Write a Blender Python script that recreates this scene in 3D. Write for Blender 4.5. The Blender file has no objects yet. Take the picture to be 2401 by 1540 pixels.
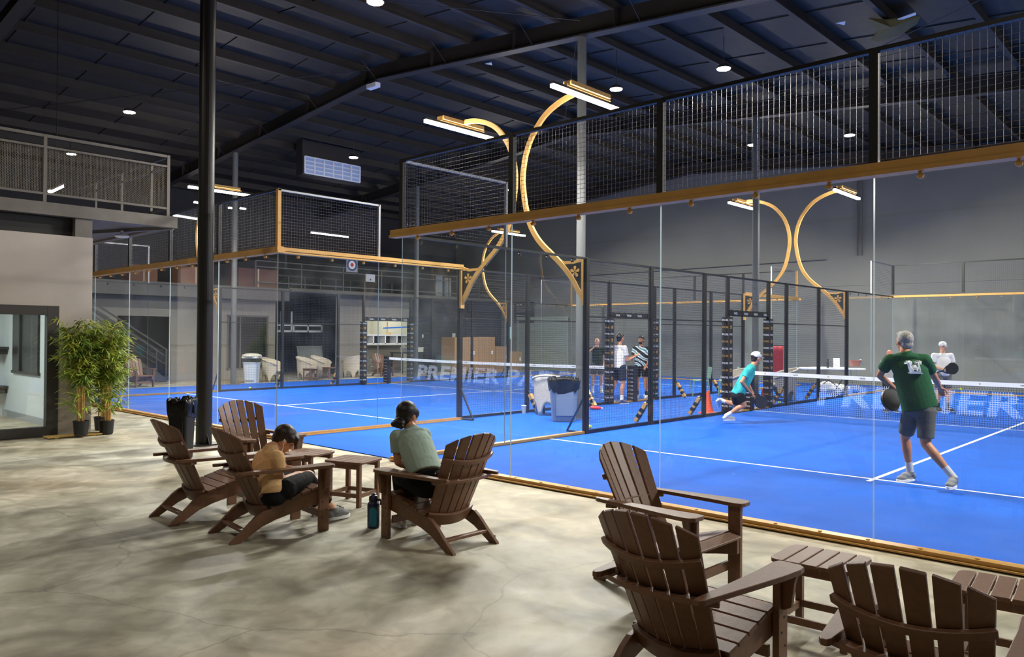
import bpy, bmesh, math, random
from mathutils import Vector, Matrix, Euler
from mathutils.bvhtree import BVHTree
random.seed(7)
PI = math.pi
SC = bpy.context.scene
COL = SC.collection

# ------------------------------------------------------------------ camera
CAM = Vector((8.1669, -6.5898, 1.6717))
YAW, PITCH, ROLL, FPX = -0.751449, 0.0090335, 0.0067462, 1832.46
FW = Vector((math.sin(YAW)*math.cos(PITCH), math.cos(YAW)*math.cos(PITCH), math.sin(PITCH)))
_r = Vector((math.cos(YAW), -math.sin(YAW), 0)); _u = _r.cross(FW)
RT = math.cos(ROLL)*_r + math.sin(ROLL)*_u
UP = -math.sin(ROLL)*_r + math.cos(ROLL)*_u
cd = bpy.data.cameras.new('camera'); cam = bpy.data.objects.new('camera', cd); COL.objects.link(cam)
cam.matrix_world = Matrix(((RT.x, UP.x, -FW.x, CAM.x), (RT.y, UP.y, -FW.y, CAM.y), (RT.z, UP.z, -FW.z, CAM.z), (0, 0, 0, 1)))
cd.sensor_width = 36; cd.lens = FPX/2401*36; cd.clip_start = 0.05; cd.clip_end = 200
SC.camera = cam

def px(u, v, w):
    """a point of the place seen at photo pixel u,v and standing w metres deep"""
    return CAM + FW*w + RT*((u-1200.5)/FPX*w) - UP*((v-770)/FPX*w)

# ------------------------------------------------------------------ world, exposure
wd = bpy.data.worlds.new('world'); SC.world = wd; wd.use_nodes = True
wd.node_tree.nodes['Background'].inputs[0].default_value = (0.5, 0.55, 0.65, 1)
wd.node_tree.nodes['Background'].inputs[1].default_value = 0.02
SC.view_settings.view_transform = 'Standard'; SC.view_settings.look = 'None'
SC.view_settings.gamma = 1; SC.view_settings.use_curve_mapping = False
SC.view_settings.exposure = 0.0
SC.cycles.transparent_max_bounces = 32
SC.cycles.max_bounces = 8
SC.cycles.sample_clamp_indirect = 4.0

BAR_W = 760.0      # watts of one court light bar
BAY_W = 230.0       # watts of one ceiling light

# ------------------------------------------------------------------ materials
MATS = {}
def lin(c):
    return tuple(((x/255)/12.92 if x/255 <= .04045 else ((x/255+.055)/1.055)**2.4) for x in c)
def mat(name, rgb, rough=.6, metal=0., spec=.5, noise=0., scale=20., bump=0., bscale=60., emit=0., srgb=True, second=None):
    if name in MATS: return MATS[name]
    m = bpy.data.materials.new(name); m.use_nodes = True; nt = m.node_tree; b = nt.nodes['Principled BSDF']
    c = lin(rgb) if srgb else rgb
    b.inputs['Base Color'].default_value = (*c, 1); b.inputs['Roughness'].default_value = rough
    b.inputs['Metallic'].default_value = metal; b.inputs['Specular IOR Level'].default_value = spec
    tc = nt.nodes.new('ShaderNodeTexCoord')
    if noise > 0 or second:
        n = nt.nodes.new('ShaderNodeTexNoise'); n.inputs['Scale'].default_value = scale; n.inputs['Detail'].default_value = 6
        nt.links.new(tc.outputs['Object'], n.inputs['Vector'])
        r = nt.nodes.new('ShaderNodeValToRGB'); r.color_ramp.elements[0].position = .35; r.color_ramp.elements[1].position = .68
        lo = lin(second) if second else tuple(x*(1-noise) for x in c); hi = c if second else tuple(min(1, x*(1+noise)) for x in c)
        r.color_ramp.elements[0].color = (*lo, 1); r.color_ramp.elements[1].color = (*hi, 1)
        nt.links.new(n.outputs['Fac'], r.inputs['Fac']); nt.links.new(r.outputs['Color'], b.inputs['Base Color'])
    if bump > 0:
        n2 = nt.nodes.new('ShaderNodeTexNoise'); n2.inputs['Scale'].default_value = bscale; n2.inputs['Detail'].default_value = 4
        nt.links.new(tc.outputs['Object'], n2.inputs['Vector'])
        bp = nt.nodes.new('ShaderNodeBump'); bp.inputs['Strength'].default_value = bump; bp.inputs['Distance'].default_value = .02
        nt.links.new(n2.outputs['Fac'], bp.inputs['Height']); nt.links.new(bp.outputs['Normal'], b.inputs['Normal'])
    if emit > 0:
        b.inputs['Emission Color'].default_value = (*c, 1); b.inputs['Emission Strength'].default_value = emit
    MATS[name] = m; return m

def glass_mat(name, tint, f0, rough=0.0, haze=0.0):
    m = bpy.data.materials.new(name); m.use_nodes = True; nt = m.node_tree; nt.nodes.clear()
    o = nt.nodes.new('ShaderNodeOutputMaterial'); t = nt.nodes.new('ShaderNodeBsdfTransparent'); g = nt.nodes.new('ShaderNodeBsdfGlossy')
    t.inputs[0].default_value = (*tint, 1); g.inputs['Roughness'].default_value = rough
    lw = nt.nodes.new('ShaderNodeLayerWeight'); lw.inputs['Blend'].default_value = .5
    pw = nt.nodes.new('ShaderNodeMath'); pw.operation = 'POWER'; nt.links.new(lw.outputs['Facing'], pw.inputs[0]); pw.inputs[1].default_value = 5
    ma = nt.nodes.new('ShaderNodeMath'); ma.operation = 'MULTIPLY_ADD'; nt.links.new(pw.outputs[0], ma.inputs[0]); ma.inputs[1].default_value = 1-f0; ma.inputs[2].default_value = f0
    lw = ma
    mx = nt.nodes.new('ShaderNodeMixShader'); nt.links.new(lw.outputs[0], mx.inputs[0]); nt.links.new(t.outputs[0], mx.inputs[1]); nt.links.new(g.outputs[0], mx.inputs[2])
    d = nt.nodes.new('ShaderNodeBsdfDiffuse'); d.inputs[0].default_value = (.75, .85, .85, 1)
    # dust and ball smudges on the pane
    tc = nt.nodes.new('ShaderNodeTexCoord'); n = nt.nodes.new('ShaderNodeTexNoise'); n.inputs['Scale'].default_value = 2.2; n.inputs['Detail'].default_value = 8
    nt.links.new(tc.outputs['Object'], n.inputs['Vector'])
    mr = nt.nodes.new('ShaderNodeMapRange'); mr.inputs[1].default_value = .4; mr.inputs[2].default_value = .85; mr.inputs[3].default_value = haze*.4; mr.inputs[4].default_value = haze*2.5
    nt.links.new(n.outputs['Fac'], mr.inputs[0])
    m2 = nt.nodes.new('ShaderNodeMixShader'); nt.links.new(mr.outputs[0], m2.inputs[0]); nt.links.new(mx.outputs[0], m2.inputs[1]); nt.links.new(d.outputs[0], m2.inputs[2])
    nt.links.new(m2.outputs[0], o.inputs[0])
    MATS[name] = m; return m

M_black = mat('black_powder_coat', (26, 27, 30), .42, .0, .5)
M_pad = mat('black_vinyl', (24, 24, 26), .45, bump=.3, bscale=12)
M_wire = mat('fence_wire', (92, 96, 102), .38, .35, .6)
M_gold = mat('gold_paint', (200, 154, 84), .42, .15, .5, noise=.08, scale=4)
M_glass = glass_mat('court_glass', (.975, .988, .984), .035, .0, .012)
M_glass2 = glass_mat('door_glass', (.85, .88, .88), .07, .02, .012)
M_edge = mat('glass_edge', (190, 205, 205), .25, 0, .8)
M_white = mat('white_plastic', (232, 234, 236), .5)
M_line = mat('line_white', (228, 234, 240), .8)
M_chrome = mat('steel', (170, 172, 175), .3, .9)
M_steelgrey = mat('painted_steel_grey', (96, 94, 91), .6, 0, .4, noise=.08, scale=6)
M_screw = mat('screw_dark', (18, 16, 15), .5)

def concrete():
    m = bpy.data.materials.new('polished_concrete'); m.use_nodes = True; nt = m.node_tree; b = nt.nodes['Principled BSDF']
    tc = nt.nodes.new('ShaderNodeTexCoord')
    def noise(sc, det, dist=0.):
        n = nt.nodes.new('ShaderNodeTexNoise'); n.inputs['Scale'].default_value = sc; n.inputs['Detail'].default_value = det; n.inputs['Distortion'].default_value = dist
        nt.links.new(tc.outputs['Object'], n.inputs['Vector']); return n
    a = noise(.9, 10, 1.6); r = nt.nodes.new('ShaderNodeValToRGB')
    e = r.color_ramp.elements; e[0].position = .34; e[0].color = (*lin((146, 141, 123)), 1); e[1].position = .66; e[1].color = (*lin((218, 214, 198)), 1)
    k = r.color_ramp.elements.new(.5); k.color = (*lin((186, 181, 163)), 1)
    nt.links.new(a.outputs['Fac'], r.inputs[0])
    c = noise(3.4, 10, 1.4); r2 = nt.nodes.new('ShaderNodeValToRGB'); r2.color_ramp.elements[0].position = .38; r2.color_ramp.elements[0].color = (.66, .65, .62, 1); r2.color_ramp.elements[1].position = .62; r2.color_ramp.elements[1].color = (1, 1, 1, 1)
    nt.links.new(c.outputs['Fac'], r2.inputs[0])
    mx = nt.nodes.new('ShaderNodeMixRGB'); mx.blend_type = 'MULTIPLY'; mx.inputs[0].default_value = .8
    nt.links.new(r.outputs[0], mx.inputs[1]); nt.links.new(r2.outputs[0], mx.inputs[2])
    # fine cracks: ridged noise
    vo = nt.nodes.new('ShaderNodeTexVoronoi'); vo.feature = 'DISTANCE_TO_EDGE'; vo.inputs['Scale'].default_value = .33
    wn = noise(1.3, 6, 0); ad = nt.nodes.new('ShaderNodeMixRGB'); ad.blend_type = 'ADD'; ad.inputs[0].default_value = .55
    nt.links.new(tc.outputs['Object'], ad.inputs[1]); nt.links.new(wn.outputs['Color'], ad.inputs[2]); nt.links.new(ad.outputs[0], vo.inputs['Vector'])
    r3 = nt.nodes.new('ShaderNodeValToRGB'); r3.color_ramp.elements[0].position = .0; r3.color_ramp.elements[0].color = (.55, .53, .5, 1); r3.color_ramp.elements[1].position = .0035; r3.color_ramp.elements[1].color = (1, 1, 1, 1)
    nt.links.new(vo.outputs['Distance'], r3.inputs[0])
    m3 = nt.nodes.new('ShaderNodeMixRGB'); m3.blend_type = 'MULTIPLY'; m3.inputs[0].default_value = .7
    nt.links.new(mx.outputs[0], m3.inputs[1]); nt.links.new(r3.outputs[0], m3.inputs[2])
    f = noise(90, 4); r4 = nt.nodes.new('ShaderNodeValToRGB'); r4.color_ramp.elements[0].color = (.84, .84, .84, 1)
    nt.links.new(f.outputs['Fac'], r4.inputs[0]); m4 = nt.nodes.new('ShaderNodeMixRGB'); m4.blend_type = 'MULTIPLY'; m4.inputs[0].default_value = .5
    nt.links.new(m3.outputs[0], m4.inputs[1]); nt.links.new(r4.outputs[0], m4.inputs[2])
    w = noise(.16, 5, .8); r5 = nt.nodes.new('ShaderNodeValToRGB'); r5.color_ramp.elements[0].position = .42; r5.color_ramp.elements[0].color = (.90, .78, .62, 1); r5.color_ramp.elements[1].position = .56; r5.color_ramp.elements[1].color = (.97, 1, .98, 1)
    nt.links.new(w.outputs['Fac'], r5.inputs[0]); m5 = nt.nodes.new('ShaderNodeMixRGB'); m5.blend_type = 'MULTIPLY'; m5.inputs[0].default_value = .8
    nt.links.new(m4.outputs[0], m5.inputs[1]); nt.links.new(r5.outputs[0], m5.inputs[2]); nt.links.new(m5.outputs[0], b.inputs['Base Color'])
    rr = nt.nodes.new('ShaderNodeMapRange'); rr.inputs[3].default_value = .38; rr.inputs[4].default_value = .72
    nt.links.new(c.outputs['Fac'], rr.inputs[0]); nt.links.new(rr.outputs[0], b.inputs['Roughness'])
    bp = nt.nodes.new('ShaderNodeBump'); bp.inputs['Strength'].default_value = .12; bp.inputs['Distance'].default_value = .02
    nt.links.new(c.outputs['Fac'], bp.inputs['Height']); nt.links.new(bp.outputs['Normal'], b.inputs['Normal'])
    return m
M_conc = concrete()
def turf():
    m = mat('blue_turf', (12, 92, 198), .85, 0, .25, noise=.10, scale=1.1, bump=.5, bscale=260)
    return m
M_turf = turf()
M_ceil = mat('ceiling_black', (53, 48, 41), .6, 0, .4, noise=.12, scale=3)
M_ceil2 = mat('ceiling_beam_black', (44, 41, 40), .5, 0, .45)
M_wall_dark = mat('wall_grey_green', (118, 118, 111), .8, 0, .3, noise=.05, scale=.8)
M_wall_warm = mat('wall_warm_grey', (146, 142, 134), .85, 0, .3, noise=.05, scale=1.2)
M_wall_deep = mat('wall_charcoal', (52, 53, 56), .8, 0, .3, noise=.06, scale=1)
M_dark = mat('dark_opening', (34, 34, 34), .7)
M_colgrey = mat('column_grey', (88, 90, 90), .6)
M_colblack = mat('column_black', (30, 28, 27), .42, 0, .4)

# ------------------------------------------------------------------ mesh builder
Z3 = Vector((0, 0, 1))
def ico(sub=2):
    bm = bmesh.new(); bmesh.ops.create_icosphere(bm, subdivisions=sub, radius=1)
    v = [x.co.copy() for x in bm.verts]; f = [[y.index for y in x.verts] for x in bm.faces]; bm.free(); return v, f
ICO = {1: ico(1), 2: ico(2), 3: ico(3)}
def frame(d, up=Z3):
    d = d.normalized(); x = up.cross(d)
    if x.length < 1e-4: x = Vector((1, 0, 0)).cross(d)
    x.normalize(); return x, d.cross(x), d
class MB:
    def __init__(s): s.v = []; s.f = []; s.m = []
    def add(s, vs, fs, mi=0):
        n = len(s.v); s.v += [Vector(p) for p in vs]; s.f += [[i+n for i in f] for f in fs]; s.m += [mi]*len(fs)
    def box(s, x0, x1, y0, y1, z0, z1, mi=0):
        vs = [(x, y, z) for x in (x0, x1) for y in (y0, y1) for z in (z0, z1)]
        s.add(vs, [(0, 1, 3, 2), (4, 6, 7, 5), (0, 4, 5, 1), (2, 3, 7, 6), (0, 2, 6, 4), (1, 5, 7, 3)], mi)
    def bar(s, p0, p1, w, h, up=Z3, mi=0):
        p0 = Vector(p0); p1 = Vector(p1); x, y, d = frame(p1-p0, up); x = x*w/2; y = y*h/2
        vs = [p0-x-y, p0+x-y, p0+x+y, p0-x+y, p1-x-y, p1+x-y, p1+x+y, p1-x+y]
        s.add(vs, [(0, 3, 2, 1), (4, 5, 6, 7), (0, 1, 5, 4), (1, 2, 6, 5), (2, 3, 7, 6), (3, 0, 4, 7)], mi)
    def wire(s, p0, p1, r, mi=0):
        p0 = Vector(p0); p1 = Vector(p1); x, y, d = frame(p1-p0); x = x*r; y = y*r
        s.add([p0-x, p0-y, p0+x, p0+y, p1-x, p1-y, p1+x, p1+y], [(0, 1, 5, 4), (1, 2, 6, 5), (2, 3, 7, 6), (3, 0, 4, 7)], mi)
    def sweep(s, pts, w, h, up=Z3, mi=0, closed=False):
        """rectangular section along a path; h along up-ish, w across"""
        pts = [Vector(p) for p in pts]; n = len(pts); rings = []
        for i, p in enumerate(pts):
            d = (pts[min(i+1, n-1)]-pts[max(i-1, 0)]); x, y, _ = frame(d, up)
            ww = w[i] if isinstance(w, (list, tuple)) else w; hh = h[i] if isinstance(h, (list, tuple)) else h
            rings += [p-x*ww/2-y*hh/2, p+x*ww/2-y*hh/2, p+x*ww/2+y*hh/2, p-x*ww/2+y*hh/2]
        fs = []
        for i in range(n-1):
            for k in range(4): fs.append((i*4+k, i*4+(k+1) % 4, i*4+4+(k+1) % 4, i*4+4+k))
        fs += [(3, 2, 1, 0), (n*4-4, n*4-3, n*4-2, n*4-1)]
        s.add(rings, fs, mi)
    def tube(s, pts, r, n=8, mi=0, up=Z3):
        pts = [Vector(p) for p in pts]; k = len(pts); vs = []; fs = []
        for i, p in enumerate(pts):
            d = pts[min(i+1, k-1)]-pts[max(i-1, 0)]; x, y, _ = frame(d, up)
            rr = r[i] if isinstance(r, (list, tuple)) else r
            vs += [p+x*math.cos(2*PI*j/n)*rr+y*math.sin(2*PI*j/n)*rr for j in range(n)]
        for i in range(k-1):
            for j in range(n): fs.append((i*n+j, i*n+(j+1) % n, (i+1)*n+(j+1) % n, (i+1)*n+j))
        fs += [tuple(reversed(range(n))), tuple(range((k-1)*n, k*n))]
        s.add(vs, fs, mi)
    def lathe(s, prof, c=(0, 0, 0), n=20, mi=0, sx=1, sy=1):
        c = Vector(c); vs = []; fs = []
        for r, z in prof: vs += [c+Vector((r*sx*math.cos(2*PI*j/n), r*sy*math.sin(2*PI*j/n), z)) for j in range(n)]
        for i in range(len(prof)-1):
            for j in range(n): fs.append((i*n+j, i*n+(j+1) % n, (i+1)*n+(j+1) % n, (i+1)*n+j))
        fs += [tuple(reversed(range(n))), tuple(range((len(prof)-1)*n, len(prof)*n))]
        s.add(vs, fs, mi)
    def prism(s, pts, M, t, mi=0):
        """outline pts in local XY of matrix M, thickness t along local Z"""
        n = len(pts); vs = [M @ Vector((p[0], p[1], -t/2)) for p in pts]+[M @ Vector((p[0], p[1], t/2)) for p in pts]
        fs = [tuple(reversed(range(n))), tuple(range(n, 2*n))]+[(i, (i+1) % n, n+(i+1) % n, n+i) for i in range(n)]
        s.add(vs, fs, mi)
    def ell(s, c, r, R=None, sub=2, mi=0):
        c = Vector(c); v, f = ICO[sub]
        if not isinstance(r, (tuple, list)): r = (r, r, r)
        s.add([c+((R @ Vector((p.x*r[0], p.y*r[1], p.z*r[2]))) if R else Vector((p.x*r[0], p.y*r[1], p.z*r[2]))) for p in v], f, mi)
    def cone(s, p0, a0, p1, a1, n=16, mi=0, xd=None):
        """flat-ended tapered limb; a0,a1 radius or (rx,ry) with rx along xd"""
        p0 = Vector(p0); p1 = Vector(p1); d = (p1-p0).normalized()
        if xd is None: x, y, _ = frame(d)
        else:
            x = Vector(xd); x = (x-d*x.dot(d)).normalized(); y = d.cross(x)
        vs = []
        for p, a in ((p0, a0), (p1, a1)):
            if not isinstance(a, (tuple, list)): a = (a, a)
            vs += [p+x*a[0]*math.cos(2*PI*j/n)+y*a[1]*math.sin(2*PI*j/n) for j in range(n)]
        s.add(vs, [(j, (j+1) % n, n+(j+1) % n, n+j) for j in range(n)]+[tuple(reversed(range(n))), tuple(range(n, 2*n))], mi)
    def cap(s, p0, r0, p1, r1, mi=0):
        s.cone(p0, r0, p1, r1, 14, mi); s.ell(p0, r0, mi=mi); s.ell(p1, r1, mi=mi)
    def build(s, name, mats, parent=None, bevel=0, smooth=False, world=False, voxel=0, relax=0, sub=0):
        if not isinstance(mats, (list, tuple)): mats = [mats]
        vs = s.v
        if parent is not None and world:
            inv = Matrix.LocRotScale(parent.location, parent.rotation_euler, None).inverted(); vs = [inv @ p for p in vs]
        me = bpy.data.meshes.new(name); me.from_pydata([tuple(p) for p in vs], [], s.f)
        for m in mats: me.materials.append(m)
        if len(mats) > 1: me.polygons.foreach_set('material_index', s.m)
        if smooth: me.polygons.foreach_set('use_smooth', [True]*len(s.f))
        me.update()
        o = bpy.data.objects.new(name, me); COL.objects.link(o)
        if parent is not None: o.parent = parent
        if bevel:
            b = o.modifiers.new('bevel', 'BEVEL'); b.width = bevel; b.segments = 2; b.limit_method = 'ANGLE'; b.angle_limit = .7
        if voxel:
            r = o.modifiers.new('remesh', 'REMESH'); r.mode = 'VOXEL'; r.voxel_size = voxel; r.use_smooth_shade = True
            if relax:
                q = o.modifiers.new('smooth', 'SMOOTH'); q.factor = .5; q.iterations = relax
        if sub:
            q = o.modifiers.new('sub', 'SUBSURF'); q.levels = sub; q.render_levels = sub
        return o

def thing(name, label, cat, loc=(0, 0, 0), rz=0, group=None):
    o = bpy.data.objects.new(name, None); COL.objects.link(o); o.empty_display_size = .2
    o.location = loc; o.rotation_euler = (0, 0, rz); return tag(o, label, cat, group)
def tag(o, label, cat, group=None):
    o['label'] = label; o['category'] = cat
    if group: o['group'] = group
    return o
def struct(o): o['kind'] = 'structure'; return o
def dup(root, loc, rz, label, group=None):
    r = root.copy(); COL.objects.link(r); r.location = loc; r.rotation_euler = (0, 0, rz); r['label'] = label
    if group: r['group'] = group
    for ch in list(root.children):
        c = ch.copy(); COL.objects.link(c); c.parent = r
        for g in list(ch.children):
            d = g.copy(); COL.objects.link(d); d.parent = c
    return r
def basis(o, x, y, z=None):
    x = Vector(x).normalized(); y = Vector(y); z = x.cross(y).normalized(); y = z.cross(x).normalized(); o = Vector(o)
    return Matrix(((x.x, y.x, z.x, o.x), (x.y, y.y, z.y, o.y), (x.z, y.z, z.z, o.z), (0, 0, 0, 1)))
def text_faces(txt, size, bold=0., spacing=1., shear=0.):
    """outline faces of a word as (verts2d, faces), left aligned at 0,0"""
    cu = bpy.data.curves.new('t', 'FONT'); cu.body = txt; cu.size = size; cu.offset = bold; cu.space_character = spacing; cu.shear = shear; cu.resolution_u = 3
    o = bpy.data.objects.new('t', cu); COL.objects.link(o); bpy.context.view_layer.update()
    me = bpy.data.meshes.new_from_object(o.evaluated_get(bpy.context.evaluated_depsgraph_get()))
    v = [(p.co.x, p.co.y) for p in me.vertices]; f = [list(p.vertices) for p in me.polygons]
    bpy.data.objects.remove(o); bpy.data.curves.remove(cu); bpy.data.meshes.remove(me); return v, f
_TF = {}
def put_text(mb, txt, size, M, mi=0, bold=0., center=True, width=None):
    k = (txt, bold)
    if k not in _TF: _TF[k] = text_faces(txt, 1., bold)
    v, f = _TF[k]; x0 = min(p[0] for p in v); x1 = max(p[0] for p in v); y0 = min(p[1] for p in v); y1 = max(p[1] for p in v)
    s = size/(y1-y0); sx = (width/(x1-x0)) if width else s; cx = (x0+x1)/2 if center else x0
    mb.add([M @ Vector(((p[0]-cx)*sx, (p[1]-(y0+y1)/2)*s, 0)) for p in v], f, mi)
def flower(mb, M, r, mi=0, t=.004):
    """five drop shaped petals, the club's emblem"""
    for k in range(5):
        a = PI/2+2*PI*k/5; pts = []
        for j in range(14):
            b = 2*PI*j/14; rr = .26*r; x = .68*r+rr*math.cos(b); y = rr*math.sin(b)
            if math.cos(b) < -.6: y *= .35; x = .12*r+.1*r*(1+math.cos(b))
            pts.append((x*math.cos(a)-y*math.sin(a), x*math.sin(a)+y*math.cos(a)))
        mb.prism(pts, M, t, mi)
# ================================================================== hall shell
XW, XE, YS, YN = -19.6, 19.0, -15.0, 22.3
RX = -8.2
def roof(x): return 8.92-.088*abs(x-RX)
b = MB(); b.box(-26, XE+.3, YS-.3, YN+.3, -.3, 0); struct(b.build('floor', M_conc))
# control joint lines sawn in the slab
# turf with painted lines, one mesh
b = MB()
TZ = .012
b.box(-16.1, 13.5, 0.0, 21.9, 0.002, TZ)
for x0 in (0., -13.14):
    for y in (3.05, 16.95): b.box(x0+.02, x0+9.98, y-.025, y+.025, TZ, TZ+.003, 1)
    b.box(x0+4.975, x0+5.025, 2.85, 17.15, TZ, TZ+.0034, 1)
struct(b.build('court_turf', [M_turf, M_line]))
# ceiling: two slopes, purlins along the hall
b = MB()
for xa, xb in ((-26, RX), (RX, XE+.3)):
    za, zb = roof(xa), roof(xb)
    b.add([(xa, YS, za), (xb, YS, zb), (xb, YN+.3, zb), (xa, YN+.3, za), (xa, YS, za+.1), (xb, YS, zb+.1), (xb, YN+.3, zb+.1), (xa, YN+.3, za+.1)], [(0, 1, 2, 3), (7, 6, 5, 4)])
x = -25.3
while x < XE:
    z = roof(x)
    b.box(x-.035, x+.035, YS, YN, z-.22, z+.02); b.box(x-.035, x+.06, YS, YN, z-.225, z-.2)
    x += 1.36
for y in [YS+i*1.95 for i in range(20)]:      # seams of the liner panels
    for xa, xb in ((-26, RX), (RX, XE)):
        b.bar((xa, y, roof(xa)-.01), (xb, y, roof(xb)-.01), .03, .03, mi=0)
struct(b.build('ceiling', M_ceil))
for i, y in enumerate((-9.75, -1.95, 5.85, 13.65, 21.45)):
    b = MB()
    for xa, xb in ((-26, RX), (RX, XE)):
        za, zb = roof(xa), roof(xb)
        b.bar((xa, y, za-.62), (xb, y, zb-.62), .24, .03)
        b.bar((xa, y, za-.42), (xb, y, zb-.42), .02, .42)
    x = -25
    while x < XE-1:
        z = roof(x); b.box(x-.006, x+.006, y-.11, y+.11, z-.62, z-.22); x += 2.7
    # knee braces from purlins to the lower flange
    x = -24.6
    while x < XE-1:
        z = roof(x); b.bar((x, y-.08, z-.6), (x, y-.55, z-.2), .012, .012); b.bar((x, y+.08, z-.6), (x, y+.55, z-.2), .012, .012); x += 2.72
    struct(b.build('ceiling_beam', M_ceil2))
# rod bracing under the roof
b = MB()
for (xa, ya, xb, yb) in ((-19, -1.9, -8.4, 5.8), (-8.4, -1.9, -1.6, 5.8), (-1.6, -1.9, 8.5, 5.8), (-8.4, 13.6, -1.6, 5.8), (-1.6, 13.6, 8.5, 5.8)):
    b.wire((xa, ya, roof(xa)-.3), (xb, yb, roof(xb)-.3), .01)
struct(b.build('trim_1', M_ceil2))
# walls
b = MB(); b.box(-26, XE+.3, YN, YN+.25, 0, 9.2)
b.box(-26, XE, YN-.02, YN, 3.55, 3.60); b.box(-26, XE, YN-.02, YN, 5.93, 5.96)
struct(b.build('wall_north', M_wall_dark))
b = MB(); b.box(XE, XE+.25, YS, YN, 0, 8); struct(b.build('wall_east', M_wall_deep))
b = MB(); b.box(-26, XE, YS-.25, YS, 0, 9.2); struct(b.build('wall_south', M_wall_warm))
b = MB(); b.box(-26.2, -26, YS, YN, 0, 8.2); struct(b.build('wall_west', M_wall_deep))
# lower west wall under the mezzanine, with openings
def wall_x(name, x, th, y0, y1, z0, z1, holes, m, mm=None):
    b = MB(); ys = sorted({y0, y1, *[h[0] for h in holes], *[h[1] for h in holes]})
    for a, c in zip(ys, ys[1:]):
        zs = [z0]; hs = sorted([(h[2], h[3]) for h in holes if h[0] <= a and h[1] >= c])
        cur = z0
        for h0, h1 in hs:
            if h0 > cur: b.box(x-th, x, a, c, cur, h0)
            cur = h1
        if cur < z1: b.box(x-th, x, a, c, cur, z1)
    return struct(b.build(name, m))
wall_x('wall_west_lower', XW, .2, YS, 9.6, 0, 2.95, [(3.6, 5.4, 0, 2.26), (7.55, 9.15, .36, 2.32)], M_wall_warm)
wall_x('wall_west_counter', XW, .2, 12.2, YN, 0, 3.3, [(13.62, 16.3, 0, 2.27)], M_wall_warm)
b = MB(); b.box(-22.9, -22.7, YS, YN, 0, 3.3); struct(b.build('wall_west_inner', M_dark))
b = MB(); b.box(-22.7, XW, 9.5, 9.6, 0, 3.3); b.box(-22.7, XW, 12.2, 12.3, 0, 3.3); struct(b.build('wall_partition', M_wall_deep))
b = MB(); b.box(XW-.19, XW-.1, 7.55, 9.15, .36, 2.32); b.box(XW-.1, XW+.02, 7.5, 7.56, .3, 2.38, 1); b.box(XW-.1, XW+.02, 9.14, 9.2, .3, 2.38, 1); b.box(XW-.1, XW+.02, 7.5, 9.2, .3, .37, 1); b.box(XW-.1, XW+.02, 7.5, 9.2, 2.31, 2.38, 1)
b.box(XW-.1, XW-.06, 8.05, 8.1, .36, 2.32, 1)
struct(b.build('window_1', [mat('dark_glass', (16, 17, 19), .15), M_steelgrey]))
# dark wall finish beyond the counter, up to the north wall
b = MB(); b.box(XW, XW+.02, 16.4, YN, 0, 3.3); struct(b.build('wall_west_charcoal', M_wall_deep))
b = MB()
for k in range(22): b.box(XW+.02, XW+.045, 19.9, 22.1, .02+k*.128, .13+k*.128)
b.box(XW+.02, XW+.07, 19.8, 19.9, 0, 2.95); b.box(XW+.02, XW+.07, 22.1, 22.2, 0, 2.95); b.box(XW+.02, XW+.2, 19.8, 22.2, 2.85, 3.2)
struct(b.build('door_1', mat('roller_charcoal', (58, 60, 68), .45, .3)))
# reflection of a roller door, built as pale ribs on the north wall
b = MB()
for k in range(24): b.box(-18.3, -15.2, YN-.06, YN-.02, .01+k*.1, .095+k*.1)
b.box(-18.4, -18.3, YN-.1, YN, 0, 2.5); b.box(-15.2, -15.1, YN-.1, YN, 0, 2.5); b.box(-18.4, -15.1, YN-.12, YN, 2.4, 2.6)
struct(b.build('door_reflection', mat('reflection_sage', (150, 158, 148), .5, .1)))
# kitchen behind the counter opening
b = MB(); b.box(-22.7, -22.6, 12.3, 16.5, 0, 3.3); b.box(-22.7, XW-.2, 16.4, 16.5, 0, 3.3); struct(b.build('wall_kitchen', mat('kitchen_wall', (214, 212, 196), .7)))
# mezzanine slab and its upper wall
b = MB(); b.box(-26, -18.75, YS, 9.6, 2.95, 3.42); b.box(-26, -18.75, 9.6, YN, 3.28, 3.46); b.box(-18.75, -18.6, 9.6, YN, 3.3, 3.38)
struct(b.build('floor_mezzanine', M_steelgrey))
b = MB(); b.box(-23.2, -23, YS, YN, 3.4, 8.0); b.box(-23, -22.9, YS, YN, 4.9, 5.0)
struct(b.build('wall_mezzanine', M_wall_deep))
# pipes down the north wall
for xx in (-1.9, -1.75):
    b = MB(); b.tube([(xx, YN-.06, 8.2), (xx, YN-.06, 4.62)], .03, 8); struct(b.build('trim_2', M_steelgrey))
b = MB(); b.bar((-19.6, YN-.1, 4.45), (-3, YN-.1, 4.55), .03, .03); struct(b.build('trim_3', M_steelgrey))

# ---------------------------------------------------------------- columns
def column(x, y, r, top, m, label):
    t = thing('steel_column', label, 'column', (x, y, 0), 0, None)
    b = MB(); b.tube([(0, 0, .01), (0, 0, top)], r, 28); b.build('shaft', m, t, smooth=False)
    b = MB(); b.box(-r*1.7, r*1.7, -r*1.7, r*1.7, .002, .02)
    for sx in (-1, 1):
        for sy in (-1, 1): b.lathe([(.012, .02), (.012, .045)], (sx*r*1.45, sy*r*1.45, 0), 6)
        b.prism([(0, .02), (r*.6, .02), (0, .16)], basis((sx*r, 0, 0), (sx, 0, 0), (0, 0, 1)), .01)
    b.build('base_plate', m, t)
    return t
column(-3.26, -1.14, .115, 7.8, M_colblack, 'black round steel column beside the open black rubbish bin')
column(-1.57, 5.85, .09, 7.75, M_colgrey, 'grey round column in the aisle behind the grey rubbish bin with liner')
column(-1.57, 13.6, .09, 7.75, M_colgrey, 'grey round column in the aisle beside the red banner')
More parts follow.
